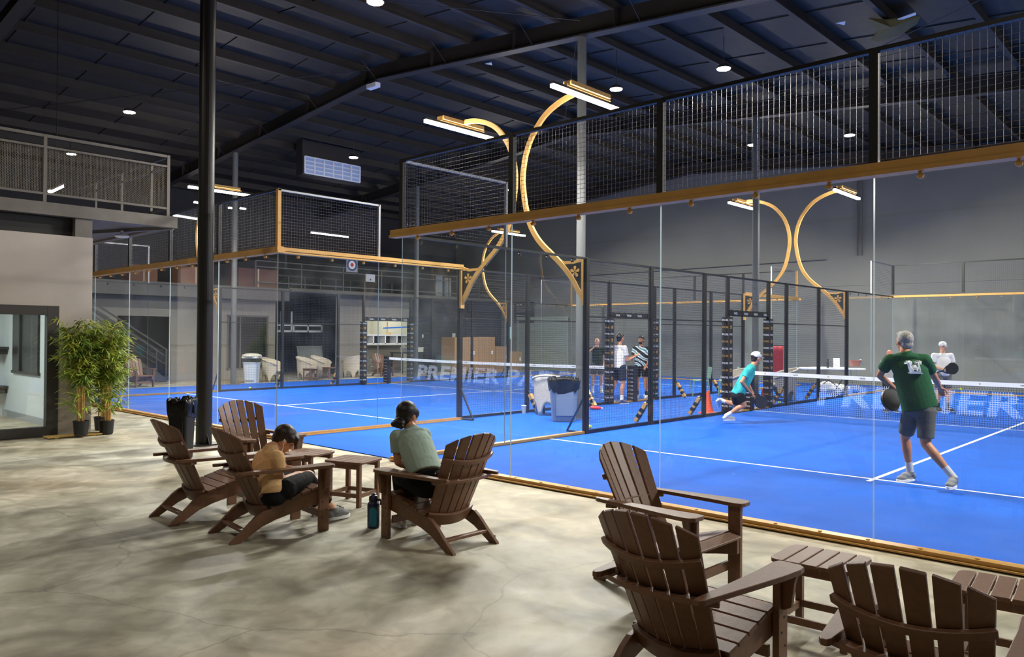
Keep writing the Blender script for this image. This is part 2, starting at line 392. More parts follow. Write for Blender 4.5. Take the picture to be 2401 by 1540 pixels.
column(-15.94, 5.88, .09, 7.6, M_colgrey, 'grey round column with base plate on the concrete by the white bin')
column(-15.94, 13.6, .09, 7.6, M_colgrey, 'distant grey round column in front of the mezzanine railing by the cartons')

# ================================================================== padel courts
def mesh_wires(b, p0, p1, z0, z1, step=.05, r=.0021, off=None, mi=0):
    """welded wire mesh between two ground points p0,p1"""
    p0 = Vector((*p0, 0)); p1 = Vector((*p1, 0)); d = p1-p0; L = d.length; d.normalize(); nrm = Vector((-d.y, d.x, 0))*.003
    n = max(1, round(L/step))
    for i in range(n+1): q = p0+d*(L*i/n); b.wire(q+Vector((0, 0, z0))+nrm, q+Vector((0, 0, z1))+nrm, r, mi)
    k = max(1, round((z1-z0)/step))
    for i in range(k+1): z = z0+(z1-z0)*i/k; b.wire(p0+Vector((0, 0, z))-nrm, p1+Vector((0, 0, z))-nrm, r, mi)
CL = {}
def clamps(t, pts, out, m):
    k = m.name
    if k not in CL:
        b = MB(); b.lathe([(.001, -.02), (.02, -.02), (.024, -.012), (.024, .012), (.02, .02), (.001, .02)], (0, 0, 0), 12); b.box(-.01, .01, .0, .06, -.012, .012)
        me = bpy.data.meshes.new('glass_clamp'); me.from_pydata([tuple(v) for v in b.v], [], b.f); me.materials.append(m); CL[k] = me
    for p in pts:
        o = bpy.data.objects.new('glass_clamp', CL[k]); COL.objects.link(o); o.parent = t
        o.location = Vector(p)-t.location; o.rotation_euler = basis((0, 0, 0), Z3.cross(Vector(out)), Z3).to_euler()
def pane(t, x0, y0, x1, y1, z1=2.98):
    """one 12 mm toughened pane between two ground points, shown faces glass, rim pale"""
    p0 = Vector((x0, y0, 0)); p1 = Vector((x1, y1, 0)); d = (p1-p0).normalized(); n = Vector((-d.y, d.x, 0))*.006
    p0 = p0+d*.004; p1 = p1-d*.004; b = MB(); z0 = .05
    vs = [p0-n+Z3*z0, p1-n+Z3*z0, p1-n+Z3*z1, p0-n+Z3*z1, p0+n+Z3*z0, p1+n+Z3*z0, p1+n+Z3*z1, p0+n+Z3*z1]
    b.add(vs, [(0, 1, 2, 3), (5, 4, 7, 6)], 0); b.add(vs, [(1, 5, 6, 2), (4, 0, 3, 7), (3, 2, 6, 7)], 1)
    return b.build('glass_pane', [M_glass, M_edge], t, world=True)
PADS = []
def enclosure(x0, label, side_gold):
    t = thing('padel_court_enclosure', label, 'court enclosure', (x0+5, 0, 0)); x1 = x0+10
    W = dict(parent=t, world=True)
    def post(x, y, z0, z1, s=.08, m=M_black): b = MB(); b.box(x-s/2, x+s/2, y-s/2, y+s/2, z0, z1); b.build('post', m, bevel=.004, **W)
    for y, o in ((0., -1), (20., 1)):
        for i in range(5): pane(t, x0+2*i, y, x0+2*i+2, y)
        th = .065 if y == 0 else .03
        b = MB(); b.box(x0-.16, x1+.16, *sorted((y+o*.10, y-o*.03)), 2.965, 3.0); b.box(x0-.14, x1+.14, *sorted((y+o*.095, y-o*.025)), 3.0, 3.0+th)
        b.build('top_beam', M_gold, **W)
        cl = []
        for i in range(5):
            cl += [(x0+2*i+.35, y+o*.03, 2.93), (x0+2*i+1., y+o*.03, 2.93), (x0+2*i+1.65, y+o*.03, 2.93)]
        clamps(t, cl, (0, o, 0), M_gold)
        b = MB(); b.box(x0-.12, x1+.12, *sorted((y+o*.085, y-o*.02)), .02, .055); b.box(x0-.1, x1+.1, *sorted((y+o*.12, y-o*.01)), .012, .025)
        for i in range(26): b.lathe([(.016, .055), (.016, .062), (.009, .064)], (x0+.2+i*.385, y+o*.05, 0), 8)
        b.build('base_rail', M_gold, **W)
        for i in range(5):
            b = MB(); mesh_wires(b, (x0+2*i+.04, y), (x0+2*i+1.96, y), 3.1, 3.98); b.build('mesh_panel', M_wire, **W)
        for i in range(6):
            s = .07; gold = side_gold and i in (0, 5)
            b = MB(); b.box(x0+2*i-s/2, x0+2*i+s/2, y-.03, y+.03, 3.07, 4.0); b.build('post', M_gold if gold else M_black, **W)
        b = MB(); b.box(x0-.035, x1+.035, y-.025, y+.025, 3.975, 4.01); b.build('top_rail', M_black, **W)
    for x, o in ((x0, -1), (x1, 1)):
        near = (x == 0. )
        for ya in (0, 2, 16, 18): pane(t, x, ya, x, ya+2)
        for ya, yb, pa, pb in ((0, 4, 0, 2), (16, 20, 18, 20)):
            b = MB(); gold = side_gold and x > -5
            if gold: b.box(*sorted((x+o*.10, x-o*.03)), ya, yb, 2.965, 3.0); b.box(*sorted((x+o*.10, x+o*.08)), ya, yb, 2.99, 3.06)
            else: b.box(x-.02, x+.02, ya, yb, 2.975, 3.01)
            b.build('side_beam', M_gold if gold else M_black, **W)
            clamps(t, [(x+o*.03, ya+q, 2.93) for q in (.35, 1., 1.65, 2.35, 3., 3.65)], (o, 0, 0), M_gold if gold else M_black)
            b = MB(); b.box(*sorted((x+o*.085, x-o*.02)), ya, yb, .02, .055); b.box(*sorted((x+o*.12, x-o*.01)), ya, yb, .012, .025); b.build('base_rail', M_gold, **W)
            b = MB(); mesh_wires(b, (x, pa+.04), (x, pb-.04), 3.05, 3.98); b.build('mesh_panel', M_wire, **W)
            b = MB(); b.box(x-.02, x+.02, pa, pb, 3.97, 4.0); yy = pb if pa == 0 else pa; b.box(x-.02, x+.02, yy-.02, yy+.02, 3.0, 4.0); b.build('mesh_frame', mat('silver_coat', (150, 152, 155), .4, .4) if x < 0.1 else M_black, **W)
        ys = [4, 6, 8, 9, 11, 12, 14, 16]
        for y in ys: post(x, y, .012, 3.0, .085 if y in (4, 16) else .075)
        for a, c in ((4, 6), (6, 8), (8, 9), (11, 12), (12, 14), (14, 16)):
            b = MB(); mesh_wires(b, (x, a+.04), (x, c-.04), .08, 2.96); b.build('mesh_panel', M_wire, **W)
            b = MB(); b.box(x-.02, x+.02, a+.04, c-.04, .02, .07); b.build('bottom_rail', M_black, **W); b = MB(); b.box(x-.012, x+.012, a+.04, c-.04, 1.99, 2.01); b.build('middle_rail', M_black, **W)
        b = MB(); mesh_wires(b, (x, 9.04), (x, 10.96), 2.25, 2.96); b.build('mesh_panel', M_wire, **W)
        b = MB(); b.box(x-.02, x+.02, 4, 16, 2.965, 3.0); b.build('top_rail', M_black, **W)
        b = MB(); b.box(x-.07, x+.07, 9.04, 10.96, .02, .05); b.build('door_sill', M_gold, **W)
        # padded header and jambs with lettering
        b = MB(); b.box(x-.055, x+.055, 9.0, 11.0, 2.14, 2.25)
        for k in range(8): b.box(x-.062, x+.062, 9.1+k*.25, 9.13+k*.25, 2.13, 2.262)
        for k in range(4):
            for sx in (-1, 1):
                put_text(b, 'PADEL', .05, basis((x+sx*.058, 9.3+k*.47, 2.19), (0, sx, 0), (0, 0, 1)), 1, .02)
        h = b.build('door_header_pad', [M_pad, M_white], bevel=0, **W)
        for y in (8.93, 11.07):
            b = MB(); yb = 9.0 if y < 10 else 11.0
            b.box(x-.085, x+.085, yb-.085, yb+.085, .03, 2.1)
            for k in range(13):
                z = .18+k*.155
                for sx in (-1, 1):
                    M = basis((x+sx*.087, yb, z), (0, sx, 0), (0, 0, 1))
                    if k % 2: flower(b, M, .05, 1, .003)
                    else: put_text(b, 'PADEL', .04, M, 2, .02, width=.14)
                for sy in (-1, 1):
                    M = basis((x, yb+sy*.087, z), (-sy, 0, 0), (0, 0, 1))
                    if k % 2: put_text(b, 'PADEL', .04, M, 1, .02, width=.14)
                    else: put_text(b, 'PADEL', .04, M, 2, .02, width=.14)
            b.build('door_jamb_pad', [M_pad, M_gold, M_white], **W)
        # braces with gold pads standing outside each mesh post
        for y in (4, 6, 8, 12, 14, 16):
            b = MB(); q = x+o*.04
            if y in (4, 16):
                b.bar((q, y, .62), (q+o*.36, y, .03), .035, .02); b.bar((q, y, .03), (q+o*.36, y, .03), .05, .02); b.build('brace', M_black, **W)
            else:
                b.bar((q, y, .48), (q+o*.30, y, .03), .03, .025)
                b.bar((q+o*.05, y, .41), (q+o*.29, y, .05), .085, .07, mi=1)
                for f in (.3, .6): b.bar(Vector((q+o*.05, y, .41)).lerp(Vector((q+o*.29, y, .05)), f), Vector((q+o*.05, y, .41)).lerp(Vector((q+o*.29, y, .05)), f+.18)+Vector((0, 0, 0)), .089, .074, mi=0)
                b.build('brace', [M_black, M_gold], **W)
    return t
enclosure(0., 'glass and mesh court enclosure holding the green shirted player', False)
enclosure(-13.14, 'glass and mesh court enclosure farther along, gold corner posts, empty of players', True)

# ---------------------------------------------------------------- court light masts
def light_mast(x, y, o, label):
    """gold arc leaning away from court then back over the glass; o = outward direction"""
    t = thing('court_light_mast', label, 'light', (x, y, 0), 0, 'arched court light masts')
    P = [(0.03, 2.28), (.16, 2.45), (.30, 2.66), (.50, 2.88), (.74, 3.09), (.95, 3.26), (1.12, 3.43), (1.27, 3.65), (1.37, 3.9), (1.44, 4.2), (1.48, 4.5), (1.46, 4.75), (1.40, 5.0), (1.29, 5.24), (1.13, 5.45), (.95, 5.62), (.73, 5.74), (.5, 5.82), (.3, 5.86), (.1, 5.87)]
    # smooth the arc
    Q = []
    for i in range(len(P)-1):
        p0 = P[max(i-1, 0)]; p1 = P[i]; p2 = P[i+1]; p3 = P[min(i+2, len(P)-1)]
        for s in (0, .34, .67): 
            Q.append(tuple(.5*((2*p1[k])+(-p0[k]+p2[k])*s+(2*p0[k]-5*p1[k]+4*p2[k]-p3[k])*s*s+(-p0[k]+3*p1[k]-3*p2[k]+p3[k])*s**3) for k in (0, 1)))
    Q.append(P[-1])
    b = MB(); b.sweep([(o*q[0], 0, q[1]) for q in Q], .09, .05, up=Vector((0, 1, 0))); b.build('arc', M_gold, t)
    b = MB(); b.box(*sorted((o*.03, o*.075)), -.05, .05, 2.2, 3.02); b.build('mounting_plate', M_gold, t)
    # gusset
    pts = [(.06, 2.36)]+[(q[0]-.02, q[1]+.02) for q in Q if 2.4 < q[1] < 3.12]+[(.72, 2.98), (.5, 2.92), (.3, 2.91), (.06, 2.95)]
    b = MB(); b.prism(pts if o > 0 else [(-p[0], p[1]) for p in pts][::-1], basis((0, 0, 0), (1, 0, 0), (0, 0, 1)), .02); g = b.build('gusset', M_black, t)
    b = MB()
    for s in (-1, 1): flower(b, basis((o*.24, s*.014, 2.78), (1, 0, 0), (0, 0, 1)), .11)
    b.build('emblem', M_gold, g)
    b = MB(); b.sweep([(o*q[0], 0, q[1]) for q in [(.05, 3.0), (.25, 2.945), (.5, 2.95), (.72, 3.02)]], .05, .02, up=Vector((0, 1, 0))); b.build('gusset_rim', M_gold, g)
    b = MB(); b.box(-.09, .09, -.55, .55, 5.83, 5.90); b.box(-.05, .05, -.6, .6, 5.80, 5.84); b.build('bracket', M_gold, t)
    b = MB(); b.box(-.035, .035, -.95, .95, 5.755, 5.80); h = b.build('light_bar', M_black, t)
    b = MB(); b.box(-.035, .035, -.94, .94, 5.70, 5.756); b.build('led_strip', mat('led', (255, 246, 232), emit=170.), h)
    la = bpy.data.lights.new('court_lamp', 'AREA'); la.shape = 'RECTANGLE'; la.size = .12; la.size_y = 1.9; la.energy = BAR_W; la.color = (1, .965, .90)
    lo = bpy.data.objects.new('court_lamp', la); COL.objects.link(lo); lo.parent = t; lo.location = (0, 0, 5.69); lo.rotation_euler = (0, -o*.30*-1, 0)
    return t
for x, o in ((0., -1), (10., 1), (-13.14, -1), (-3.14, 1)):
    for y in (4., 16.):
        cn = 'near' if x >= 0 else 'second'
        sd = {0.: 'aisle', 10.: 'outer', -13.14: 'stair', -3.14: 'aisle'}[x]
        light_mast(x, y, o, {(0., 4.): 'gold arched light mast on the near court, glaring bar over the closest aisle corner',
                             (0., 16.): 'gold arched light mast at the far aisle corner of the near court',
                             (10., 4.): 'gold arched light mast at the outer close corner of the near court',
                             (10., 16.): 'gold arched light mast at the outer far corner of the near court',
                             (-3.14, 4.): 'gold arched light mast curling back over the second court, closest aisle corner',
                             (-3.14, 16.): 'gold arched light mast of the second court behind the grey column, far aisle corner',
                             (-13.14, 4.): 'gold arched light mast half hidden behind the black column',
                             (-13.14, 16.): 'slim distant gold arched light mast in front of the dark roller door'}[(x, y)])

# ---------------------------------------------------------------- nets
def net(x0, label, text, flip):
    t = thing('court_net', label, 'net', (x0+5, 10, 0))
    tv, tf = text_faces(text, 1., .035, 1.08, .0)
    xa = min(p[0] for p in tv); xb = max(p[0] for p in tv); ya = min(p[1] for p in tv); yb = max(p[1] for p in tv)
    Wd = 6.9; H = .46
    v3 = [Vector(((p[0]-xa)/(xb-xa)*Wd-Wd/2+(p[1]-ya)/(yb-ya)*.10, (p[1]-ya)/(yb-ya)*H+.24, 0)) for p in tv]
    bvh = BVHTree.FromPolygons(v3, tf)
    def inside(x, z): return bvh.ray_cast(Vector((x*flip, z, 1)), Vector((0, 0, -1)))[0] is not None
    def top(x): return .86-.04*(1-(abs(x)/5)**2)
    b = MB(); st = .042; n = int(9.8/st); nz = 20
    for i in range(n+1):
        x = -4.9+i*st; zt = top(x)
        for k in range(nz):
            za = .02+(zt-.02)*k/nz; zb = .02+(zt-.02)*(k+1)/nz
            b.wire((x, 0, za), (x, 0, zb), .0042 if inside(x, (za+zb)/2) else .0027, 1 if inside(x, (za+zb)/2) else 0)
            if i < n:
                xb2 = x+st; zb3 = .02+(top(xb2)-.02)*k/nz; w = inside(x+st/2, za)
                b.wire((x, 0, za), (xb2, 0, zb3), .0042 if w else .0027, 1 if w else 0)
    b.wire((-4.9, 0, .02), (4.9, 0, .02), .005, 1)
    b.build('net_mesh', [mat('net_black', (28, 30, 36), .8), mat('net_white', (215, 222, 232), .8)], t)
    b = MB(); N = 40
    for i in range(N):
        xa_, xb_ = -4.93+i*9.86/N, -4.93+(i+1)*9.86/N; za, zb = top(xa_), top(xb_)
        b.add([(xa_, -.012, za-.03), (xa_, -.012, za+.05), (xa_, .012, za+.05), (xa_, .012, za-.03), (xb_, -.012, zb-.03), (xb_, -.012, zb+.05), (xb_, .012, zb+.05), (xb_, .012, zb-.03)],
              [(0, 1, 5, 4), (1, 2, 6, 5), (2, 3, 7, 6), (3, 0, 4, 7)], 0)
    for i in range(14):
        x = -4.6+i*.7
        for sy in (-1, 1):
            M = basis((x, sy*.0135, top(x)+.01), (-sy, 0, 0), (0, 0, 1))
            if i % 2: put_text(b, 'PADEL', .028, M, 1, .02)
            else: flower(b, M, .022, 2, .001)
    b.build('net_tape', [M_white, mat('print_dark', (60, 62, 70)), M_gold], t)
    for s in (-1, 1):
        b = MB(); b.box(s*5.0-.11, s*5.0+.11, -.075, .075, .015, .93)
        for k in range(8):
            for sy in (-1, 1):
                M = basis((s*5., sy*.078, .12+k*.1), (-sy, 0, 0), (0, 0, 1))
                flower(b, basis(M @ Vector((-.06, 0, 0)), (-sy, 0, 0), (0, 0, 1)), .03, 1, .002); put_text(b, 'PADEL', .03, M @ Matrix.Translation((.035, 0, 0)), 2, .02, width=.09)
        b.build('net_post_pad', [M_pad, M_gold, M_white], t, bevel=0)
    return t
net(0., 'padel net with white tape and PREMIER lettering across the near court', 'PREMIER PADEL', 1)
net(-13.14, 'padel net with white tape and lettering across the second court', 'PREMIER PADEL', 1)

# ---------------------------------------------------------------- ceiling lights
M_lens = mat('lamp_lens', (255, 240, 222), emit=70.)
M_lamp = mat('lamp_housing', (60, 60, 62), .5)
bays = [(-13.3, 1.53, 'ceiling light seen between the railing and the black column'), (-2.93, 1.72, 'ceiling light cut by the top of the picture above the black column'),
        (-2.62, 8.5, 'ceiling light just past the glaring bar of the near court'), (-.06, 8.9, 'ceiling light above the near court mesh, largest of those over it'),
        (-.08, 16.41, 'ceiling light seen through the near court mesh by its tall post'), (-13.21, 8.59, 'ceiling light beside the high lattice window'),
        (-19.76, 2.17, 'ceiling light shining through the mezzanine railing mesh'), (-2.68, 15.66, 'small dim ceiling light seen through mesh above the red banner'),
        (9.2, 8.9, 'ceiling light over the outer half of the near court'), (7.5, 1.7, 'ceiling light over the lounge edge of the near court'), (-2.9, -5.6, 'ceiling light over the concrete lounge floor'), (6.5, -7.5, 'ceiling light over the lounge behind the viewer'), (-13.2, 16.2, 'ceiling light over the far end of the second court')]
for x, y, lab in bays:
    t = thing('ceiling_light', lab, 'light', (x, y, 7.5)); zr = roof(x)-7.5
    b = MB(); b.tube([(0, 0, .06), (0, 0, zr)], .008, 6); b.build('hanging_rod', M_lamp, t)
    b = MB(); b.lathe([(.05, .09), (.12, .07), (.16, .02), (.16, 0)], (0, 0, 0), 20); b.build('housing', M_lamp, t)
    b = MB(); b.lathe([(.14, 0), (.14, -.012), (.08, -.02)], (0, 0, 0), 20); b.build('lens', M_lens, t)
    la = bpy.data.lights.new('bay_lamp', 'SPOT'); la.energy = BAY_W*(1.6 if y < -3 else 1); la.spot_size = 2.6; la.spot_blend = .5; la.shadow_soft_size = .14; la.color = (1, .88, .72) if y < 3 else (1, .94, .86)
    lo = bpy.data.objects.new('bay_lamp', la); COL.objects.link(lo); lo.parent = t; lo.location = (0, 0, -.05)
# ================================================================== office block at the lounge edge
OX = -5.85
M_offwall = mat('plaster_grey', (178, 170, 160), .85, 0, .3, noise=.04, scale=1.5, bump=.05, bscale=40)
M_frame = mat('door_frame_dark', (52, 48, 45), .5)
b = MB()
b.box(OX-.15, OX, YS, -5.6, 0, 3.25); b.box(OX-.15, OX, -5.6, -2.35, 2.1, 3.25); b.box(OX-.15, OX, -2.35, -1.85, 0, 3.25)
b.box(-11, OX-.15, -2.0, -1.85, 0, 3.25)
struct(b.build('wall_office', M_offwall))
b = MB(); b.box(OX-.22, OX-.14, YS, -2.1, 3.25, 3.56); b.box(-11, OX-.15, -2.05, -1.9, 3.25, 3.56); struct(b.build('trim_4', M_dark))
M_beam = mat('mezzanine_steel', (108, 104, 98), .6, 0, .4, noise=.07, scale=5, bump=.08, bscale=30)
b = MB(); b.box(OX-.12, OX+.03, YS, -.45, 3.56, 3.76); b.box(OX-.16, OX-.0, -2.12, -1.86, 3.25, 3.56)
b.box(-10.5, OX-.1, -.6, -.46, 3.56, 3.76); b.box(-10.5, OX-.1, -2.1, -1.95, 3.5, 3.6)
b.bar((OX-.1, -.5, 3.6), (-9.5, -1.9, 3.6), .12, .12)
struct(b.build('trim_5', M_beam))
b = MB(); b.box(-10.5, OX-.1, YS, -.6, 3.60, 3.74); struct(b.build('floor_gallery', M_beam))
# gallery railing, a bolted run with its infill
t = thing('gallery_railing', 'grey steel railing with woven mesh infill on the gallery above the office', 'railing', (OX-.03, -2, 3.76))
W = dict(parent=t, world=True)
X = OX-.03
posts = [-.6, -2.57, -4.54, -6.5, -8.5]
for y in posts:
    b = MB(); b.box(X-.025, X+.025, y-.025, y+.025, 3.76, 4.85); b.build('post', M_beam, **W)
for z, h in ((4.83, .045), (4.65, .035), (3.90, .035)):
    b = MB(); b.box(X-.022, X+.022, -8.5, -.575, z-h/2, z+h/2); b.build('rail', M_beam, **W)
for y0, y1 in ((-2.57, -.6), (-4.54, -2.57), (-6.5, -4.54)):
    b = MB(); y = y0+.04; i = 0
    while y < y1-.03:
        b.wire((X, y, 3.91), (X, y, 4.64), .0035)
        z = 3.93+(.02 if i % 2 else 0)
        while z < 4.63: b.wire((X, y, z), (X, y+.022, z), .0035); z += .04
        y += .022; i += 1
    b.build('mesh_infill', mat('infill_wire', (128, 122, 110), .5, .2), **W)
t = thing('gallery_end_railing', 'grey steel railing returning along the open gallery end', 'railing', (-8, -.6, 3.76)); W = dict(parent=t, world=True)
for xx in (-6.6, -8, -9.4):
    b = MB(); b.box(xx-.022, xx+.022, -.62, -.58, 3.76, 4.85); b.build('post', M_beam, **W)
for z in (4.83, 4.65, 3.9):
    b = MB(); b.box(-10.4, X-.03, -.62, -.58, z-.02, z+.02); b.build('rail', M_beam, **W)
# glazed door
b = MB()
for (y0, y1, z0, z1) in ((-2.52, -2.35, 0, 2.1), (-5.6, -5.45, 0, 2.1), (-5.45, -2.52, 1.95, 2.1), (-5.45, -2.52, .01, .16), (-4.02, -3.95, .16, 1.95)):
    b.box(OX-.12, OX+.02, y0, y1, z0, z1)
d = struct(b.build('door_3', M_frame, bevel=.004))
b = MB(); b.box(OX-.06, OX-.05, -5.45, -2.52, .16, 1.95); b.build('glass', M_glass2, d)
# office interior
M_off_in = mat('office_paint', (205, 210, 208), .8)
b = MB(); b.box(-10.2, -10.1, YS, -2, 0, 3); b.box(-10.1, OX-.15, YS, -2, 2.9, 3.0); b.box(-10.1, OX-.15, -2.05, -2.0, 0, 3); b.box(-10.1, OX-.15, -9, -8.9, 0, 3)
struct(b.build('wall_office_inner', M_off_in))
b = MB(); b.box(-9.4, -7.85, -2.09, -2.05, .93, 2.03); b.box(-8.9, -8.85, -2.12, -2.05, .93, 2.03, 1); b.box(-9.44, -7.8, -2.1, -2.05, .88, .93, 1)
struct(b.build('window_2', [mat('office_door_dark', (30, 27, 26), .3), M_frame]))
b = MB(); b.box(-10.1, OX-.16, -2.075, -2.05, 0, .12); struct(b.build('baseboard_office', mat('base_grey', (150, 152, 152), .6)))
t = thing('wall_shelf', 'dark plank shelf inside the office behind the glass, upper one', 'shelf', (-10.0, -2.3, 1.33)); b = MB(); b.box(-.4, .22, -.2, .25, 0, .05); b.build('plank', M_frame, t)
b = MB(); b.box(-.3, -.27, -.1, .25, -.1, 0); b.box(.1, .13, -.1, .25, -.1, 0); b.build('bracket', M_frame, t)
dup(t, (-10.0, -2.3, .55), 0, 'dark plank shelf inside the office behind the glass, lower one')
la = bpy.data.lights.new('office_lamp', 'AREA'); la.energy = 170; la.size = 1.2; la.color = (.92, .97, 1); lo = bpy.data.objects.new('office_lamp', la); COL.objects.link(lo); lo.location = (-8, -4.5, 2.85)
t = tag(lo, 'square office ceiling lamp', 'light') if False else None
# ceiling disc under the gallery
t = thing('disc_light', 'round white flush ceiling lamp under the gallery beam', 'light', (-6.9, -1.0, 3.45)); b = MB(); b.lathe([(.10, .03), (.13, .0), (.11, -.02), (.04, -.03)], (0, 0, 0), 20); b.build('diffuser', mat('disc_white', (225, 222, 215), .5), t)
b = MB(); b.lathe([(.03, .1), (.03, .02)], (0, 0, 0), 8); b.build('stem', M_white, t)

# ================================================================== chairs
M_lumber = mat('brown_poly_lumber', (118, 84, 62), .42, 0, .5, noise=.10, scale=30, bump=.12, bscale=220)
def adirondack(label, loc, rz, group=None):
    t = thing('adirondack_chair', label, 'chair', loc, rz, group)
    def B(mb, n): return mb.build(n, M_lumber, t, bevel=.004)
    X0 = .235
    for s in (-1, 1):
        b = MB(); b.box(*sorted((s*.258, s*.292)), .315, .405, 0, .545); B(b, 'front_leg')
        b = MB(); b.prism([(0, .545), (.075, .545), (.06, .50), (.045, .38), (.01, .36), (0, .36)], basis((s*.292, .36, 0), (s, 0, 0), (0, 0, 1)), .03); B(b, 'arm_bracket')
        out = [(.405, .35), (.36, .362), (.20, .325), (.0, .268), (-.10, .245), (-.165, .230), (-.225, .19), (-.32, .10), (-.425, .014), (-.43, .0), (-.345, .0), (-.27, .045), (-.17, .105), (-.05, .148), (.10, .182), (.25, .212), (.405, .238)]
        out = [(p[0], p[1]) for p in out]
        b = MB(); b.prism(out, basis((s*X0, 0, 0), (0, 1, 0), (0, 0, 1)), .034); B(b, 'rear_leg')
        # paddle shaped arm
        o = [(.425, .235), (.435, .27), (.43, .345), (.405, .375), (.35, .385), (.20, .375), (.0, .35), (-.2, .322), (-.36, .30), (-.385, .285), (-.385, .262), (-.36, .252), (-.1, .25), (.2, .24), (.38, .225)]
        pts = [(s*p[1], p[0]) for p in o]
        if s < 0: pts = pts[::-1]
        b = MB(); b.prism(pts, Matrix.Translation((0, 0, .558)), .026); a = B(b, 'arm')
        b = MB()
        for (yy, zz) in ((.34, .12), (.38, .18), (.345, .25), (.37, .32)): b.lathe([(.006, 0), (.006, .003)], (0, 0, 0), 8); n = 16; M = basis((s*.292, yy, zz), (0, s, 0), (0, 0, 1)); 
        b = MB()
        for (yy, zz) in ((.34, .12), (.38, .18), (.345, .25), (.37, .32)): b.prism([(.006*math.cos(k*PI/4), .006*math.sin(k*PI/4)) for k in range(8)], basis((s*.2925, yy, zz), (0, s, 0), (0, 0, 1)), .003)
        b.build('bolt', M_screw, t)
    # seat slats follow the legs' top edge
    prof = [(.412, .335), (.345, .372), (.255, .353), (.165, .328), (.075, .302), (-.015, .277), (-.10, .256)]
    for i in range(6):
        (ya, za), (yb, zb) = prof[i], prof[i+1]; b = MB()
        d = Vector((0, yb-ya, zb-za)).normalized()*.004
        b.bar((0, ya, za), (0, ya, za), .01, .01) if False else None
        p0 = Vector((0, ya, za))+d; p1 = Vector((0, yb, zb))-d; nrm = Vector((0, -(p1-p0).z, (p1-p0).y)).normalized()*(-.011)
        vs = [Vector((sx, q.y, q.z))+n for sx in (-.265, .265) for q in (p0, p1) for n in (nrm, -nrm)]
        b.add(vs, [(0, 1, 3, 2), (4, 6, 7, 5), (0, 4, 5, 1), (2, 3, 7, 6), (0, 2, 6, 4), (1, 5, 7, 3)]); B(b, 'seat_slat')
    # fan back on an arc
    O = Vector((0, -.115, .17)); up = Vector((0, -.372, .742)).normalized(); L = (Vector((0, -.372, .742))).length
    fr = up.cross(Vector((1, 0, 0))); 
    if fr.y < 0: fr = -fr
    def bp(x, l, off=0.):           # point of the back: across, along, plus thickness; outer slats come forward
        return O+Vector((x, 0, 0))+up*l+fr*(.32*x*x/.27*.9+off)
    n = 6
    def xe(l, k): return (-.212-.075*l/L)+(k/n)*2*(.212+.075*l/L)
    def crown(x): return L*(1.0-.16*(abs(x)/.285)**2.0)
    for k in range(n):
        b = MB(); vs = []; N = 8; g = .0045
        xa_, xb_ = xe(L, k)+g, xe(L, k+1)-g; la_, lb_ = crown(xa_), crown(xb_)
        for i in range(N+1):
            f = i/N
            gg = .003+.005*f
            for (kk, sg, lm) in ((k, gg, la_), (k+1, -gg, lb_)):
                l = lm*f; x = xe(l, kk)+sg
                vs += [bp(x, l, .009), bp(x, l, -.009)]
        fs = []
        for i in range(N):
            a = i*4; c = a+4
            fs += [(a, a+2, c+2, c), (a+1, c+1, c+3, a+3), (a, c, c+1, a+1), (a+2, a+3, c+3, c+2)]
        fs += [(0, 1, 3, 2), (N*4, N*4+2, N*4+3, N*4+1)]
        b.add(vs, fs); B(b, 'back_slat')
    for (l, w, h) in ((.70*L, .265, .036),):
        b = MB(); b.sweep([bp(x*w/8, l, -.022) for x in range(-8, 9)], .022, h, up=up); B(b, 'upper_brace')
    zl = (.535-.17)/up.z
    b = MB(); pts = [bp(x*.30/8, zl, -.03) for x in range(-8, 9)]; pts = [Vector((p.x, p.y, .532)) for p in pts]
    b.sweep(pts, .075, .026, up=Z3); B(b, 'arm_brace')
    b = MB(); b.sweep([bp(x*.235/8, .05, -.025) for x in range(-8, 9)], .026, .10, up=up); B(b, 'lower_brace')
    b = MB(); b.bar((-X0, -.30, .085), (X0, -.30, .085), .05, .025); B(b, 'rear_stretcher')
    b = MB(); b.bar((-X0, .33, .15), (X0, .33, .15), .025, .06); B(b, 'front_stretcher')
    return t
LG = 'brown adirondack chairs on the concrete lounge'
ch = adirondack('brown adirondack chair on the concrete, empty, closest to the black column', (1.17, -3.22, 0), -.06, LG)
dup(ch, (2.13, -3.13, 0), -.12, 'brown adirondack chair in which the bent-over boy sits', LG)
dup(ch, (.22, -2.20, 0), -PI/2, 'empty brown adirondack chair facing the viewer behind the seated boy', LG)
dup(ch, (3.37, -2.30, 0), PI/2, 'brown adirondack chair under the woman in the sage shirt', LG)
dup(ch, (5.32, -2.00, 0), -PI/2-.02, 'brown adirondack chair turned sideways beside the gold rail, empty', LG)
dup(ch, (6.24, -3.27, 0), -.04, 'brown adirondack chair seen from behind, whole right arm in view', LG)
dup(ch, (7.31, -3.32, 0), .03, 'closest brown adirondack chair in the lower right corner, cut by the frame', LG)
dup(ch, (-16.9, 3.25, 0), -PI/2+.12, 'distant brown adirondack chair behind the bamboo plants', LG)
dup(ch, (-17.2, 12.9, 0), -PI/2-.1, 'distant brown adirondack chair in front of the counter opening', LG)

wch = [o for o in COL.objects if o.get('label') == 'brown adirondack chair under the woman in the sage shirt'][0]
b = MB(); b.box(.2525, .2545, -.385, -.345, .028, .058); b.build('care_sticker', M_white, wch)
b = MB(); b.box(-.2545, -.2525, -.385, -.345, .028, .058)

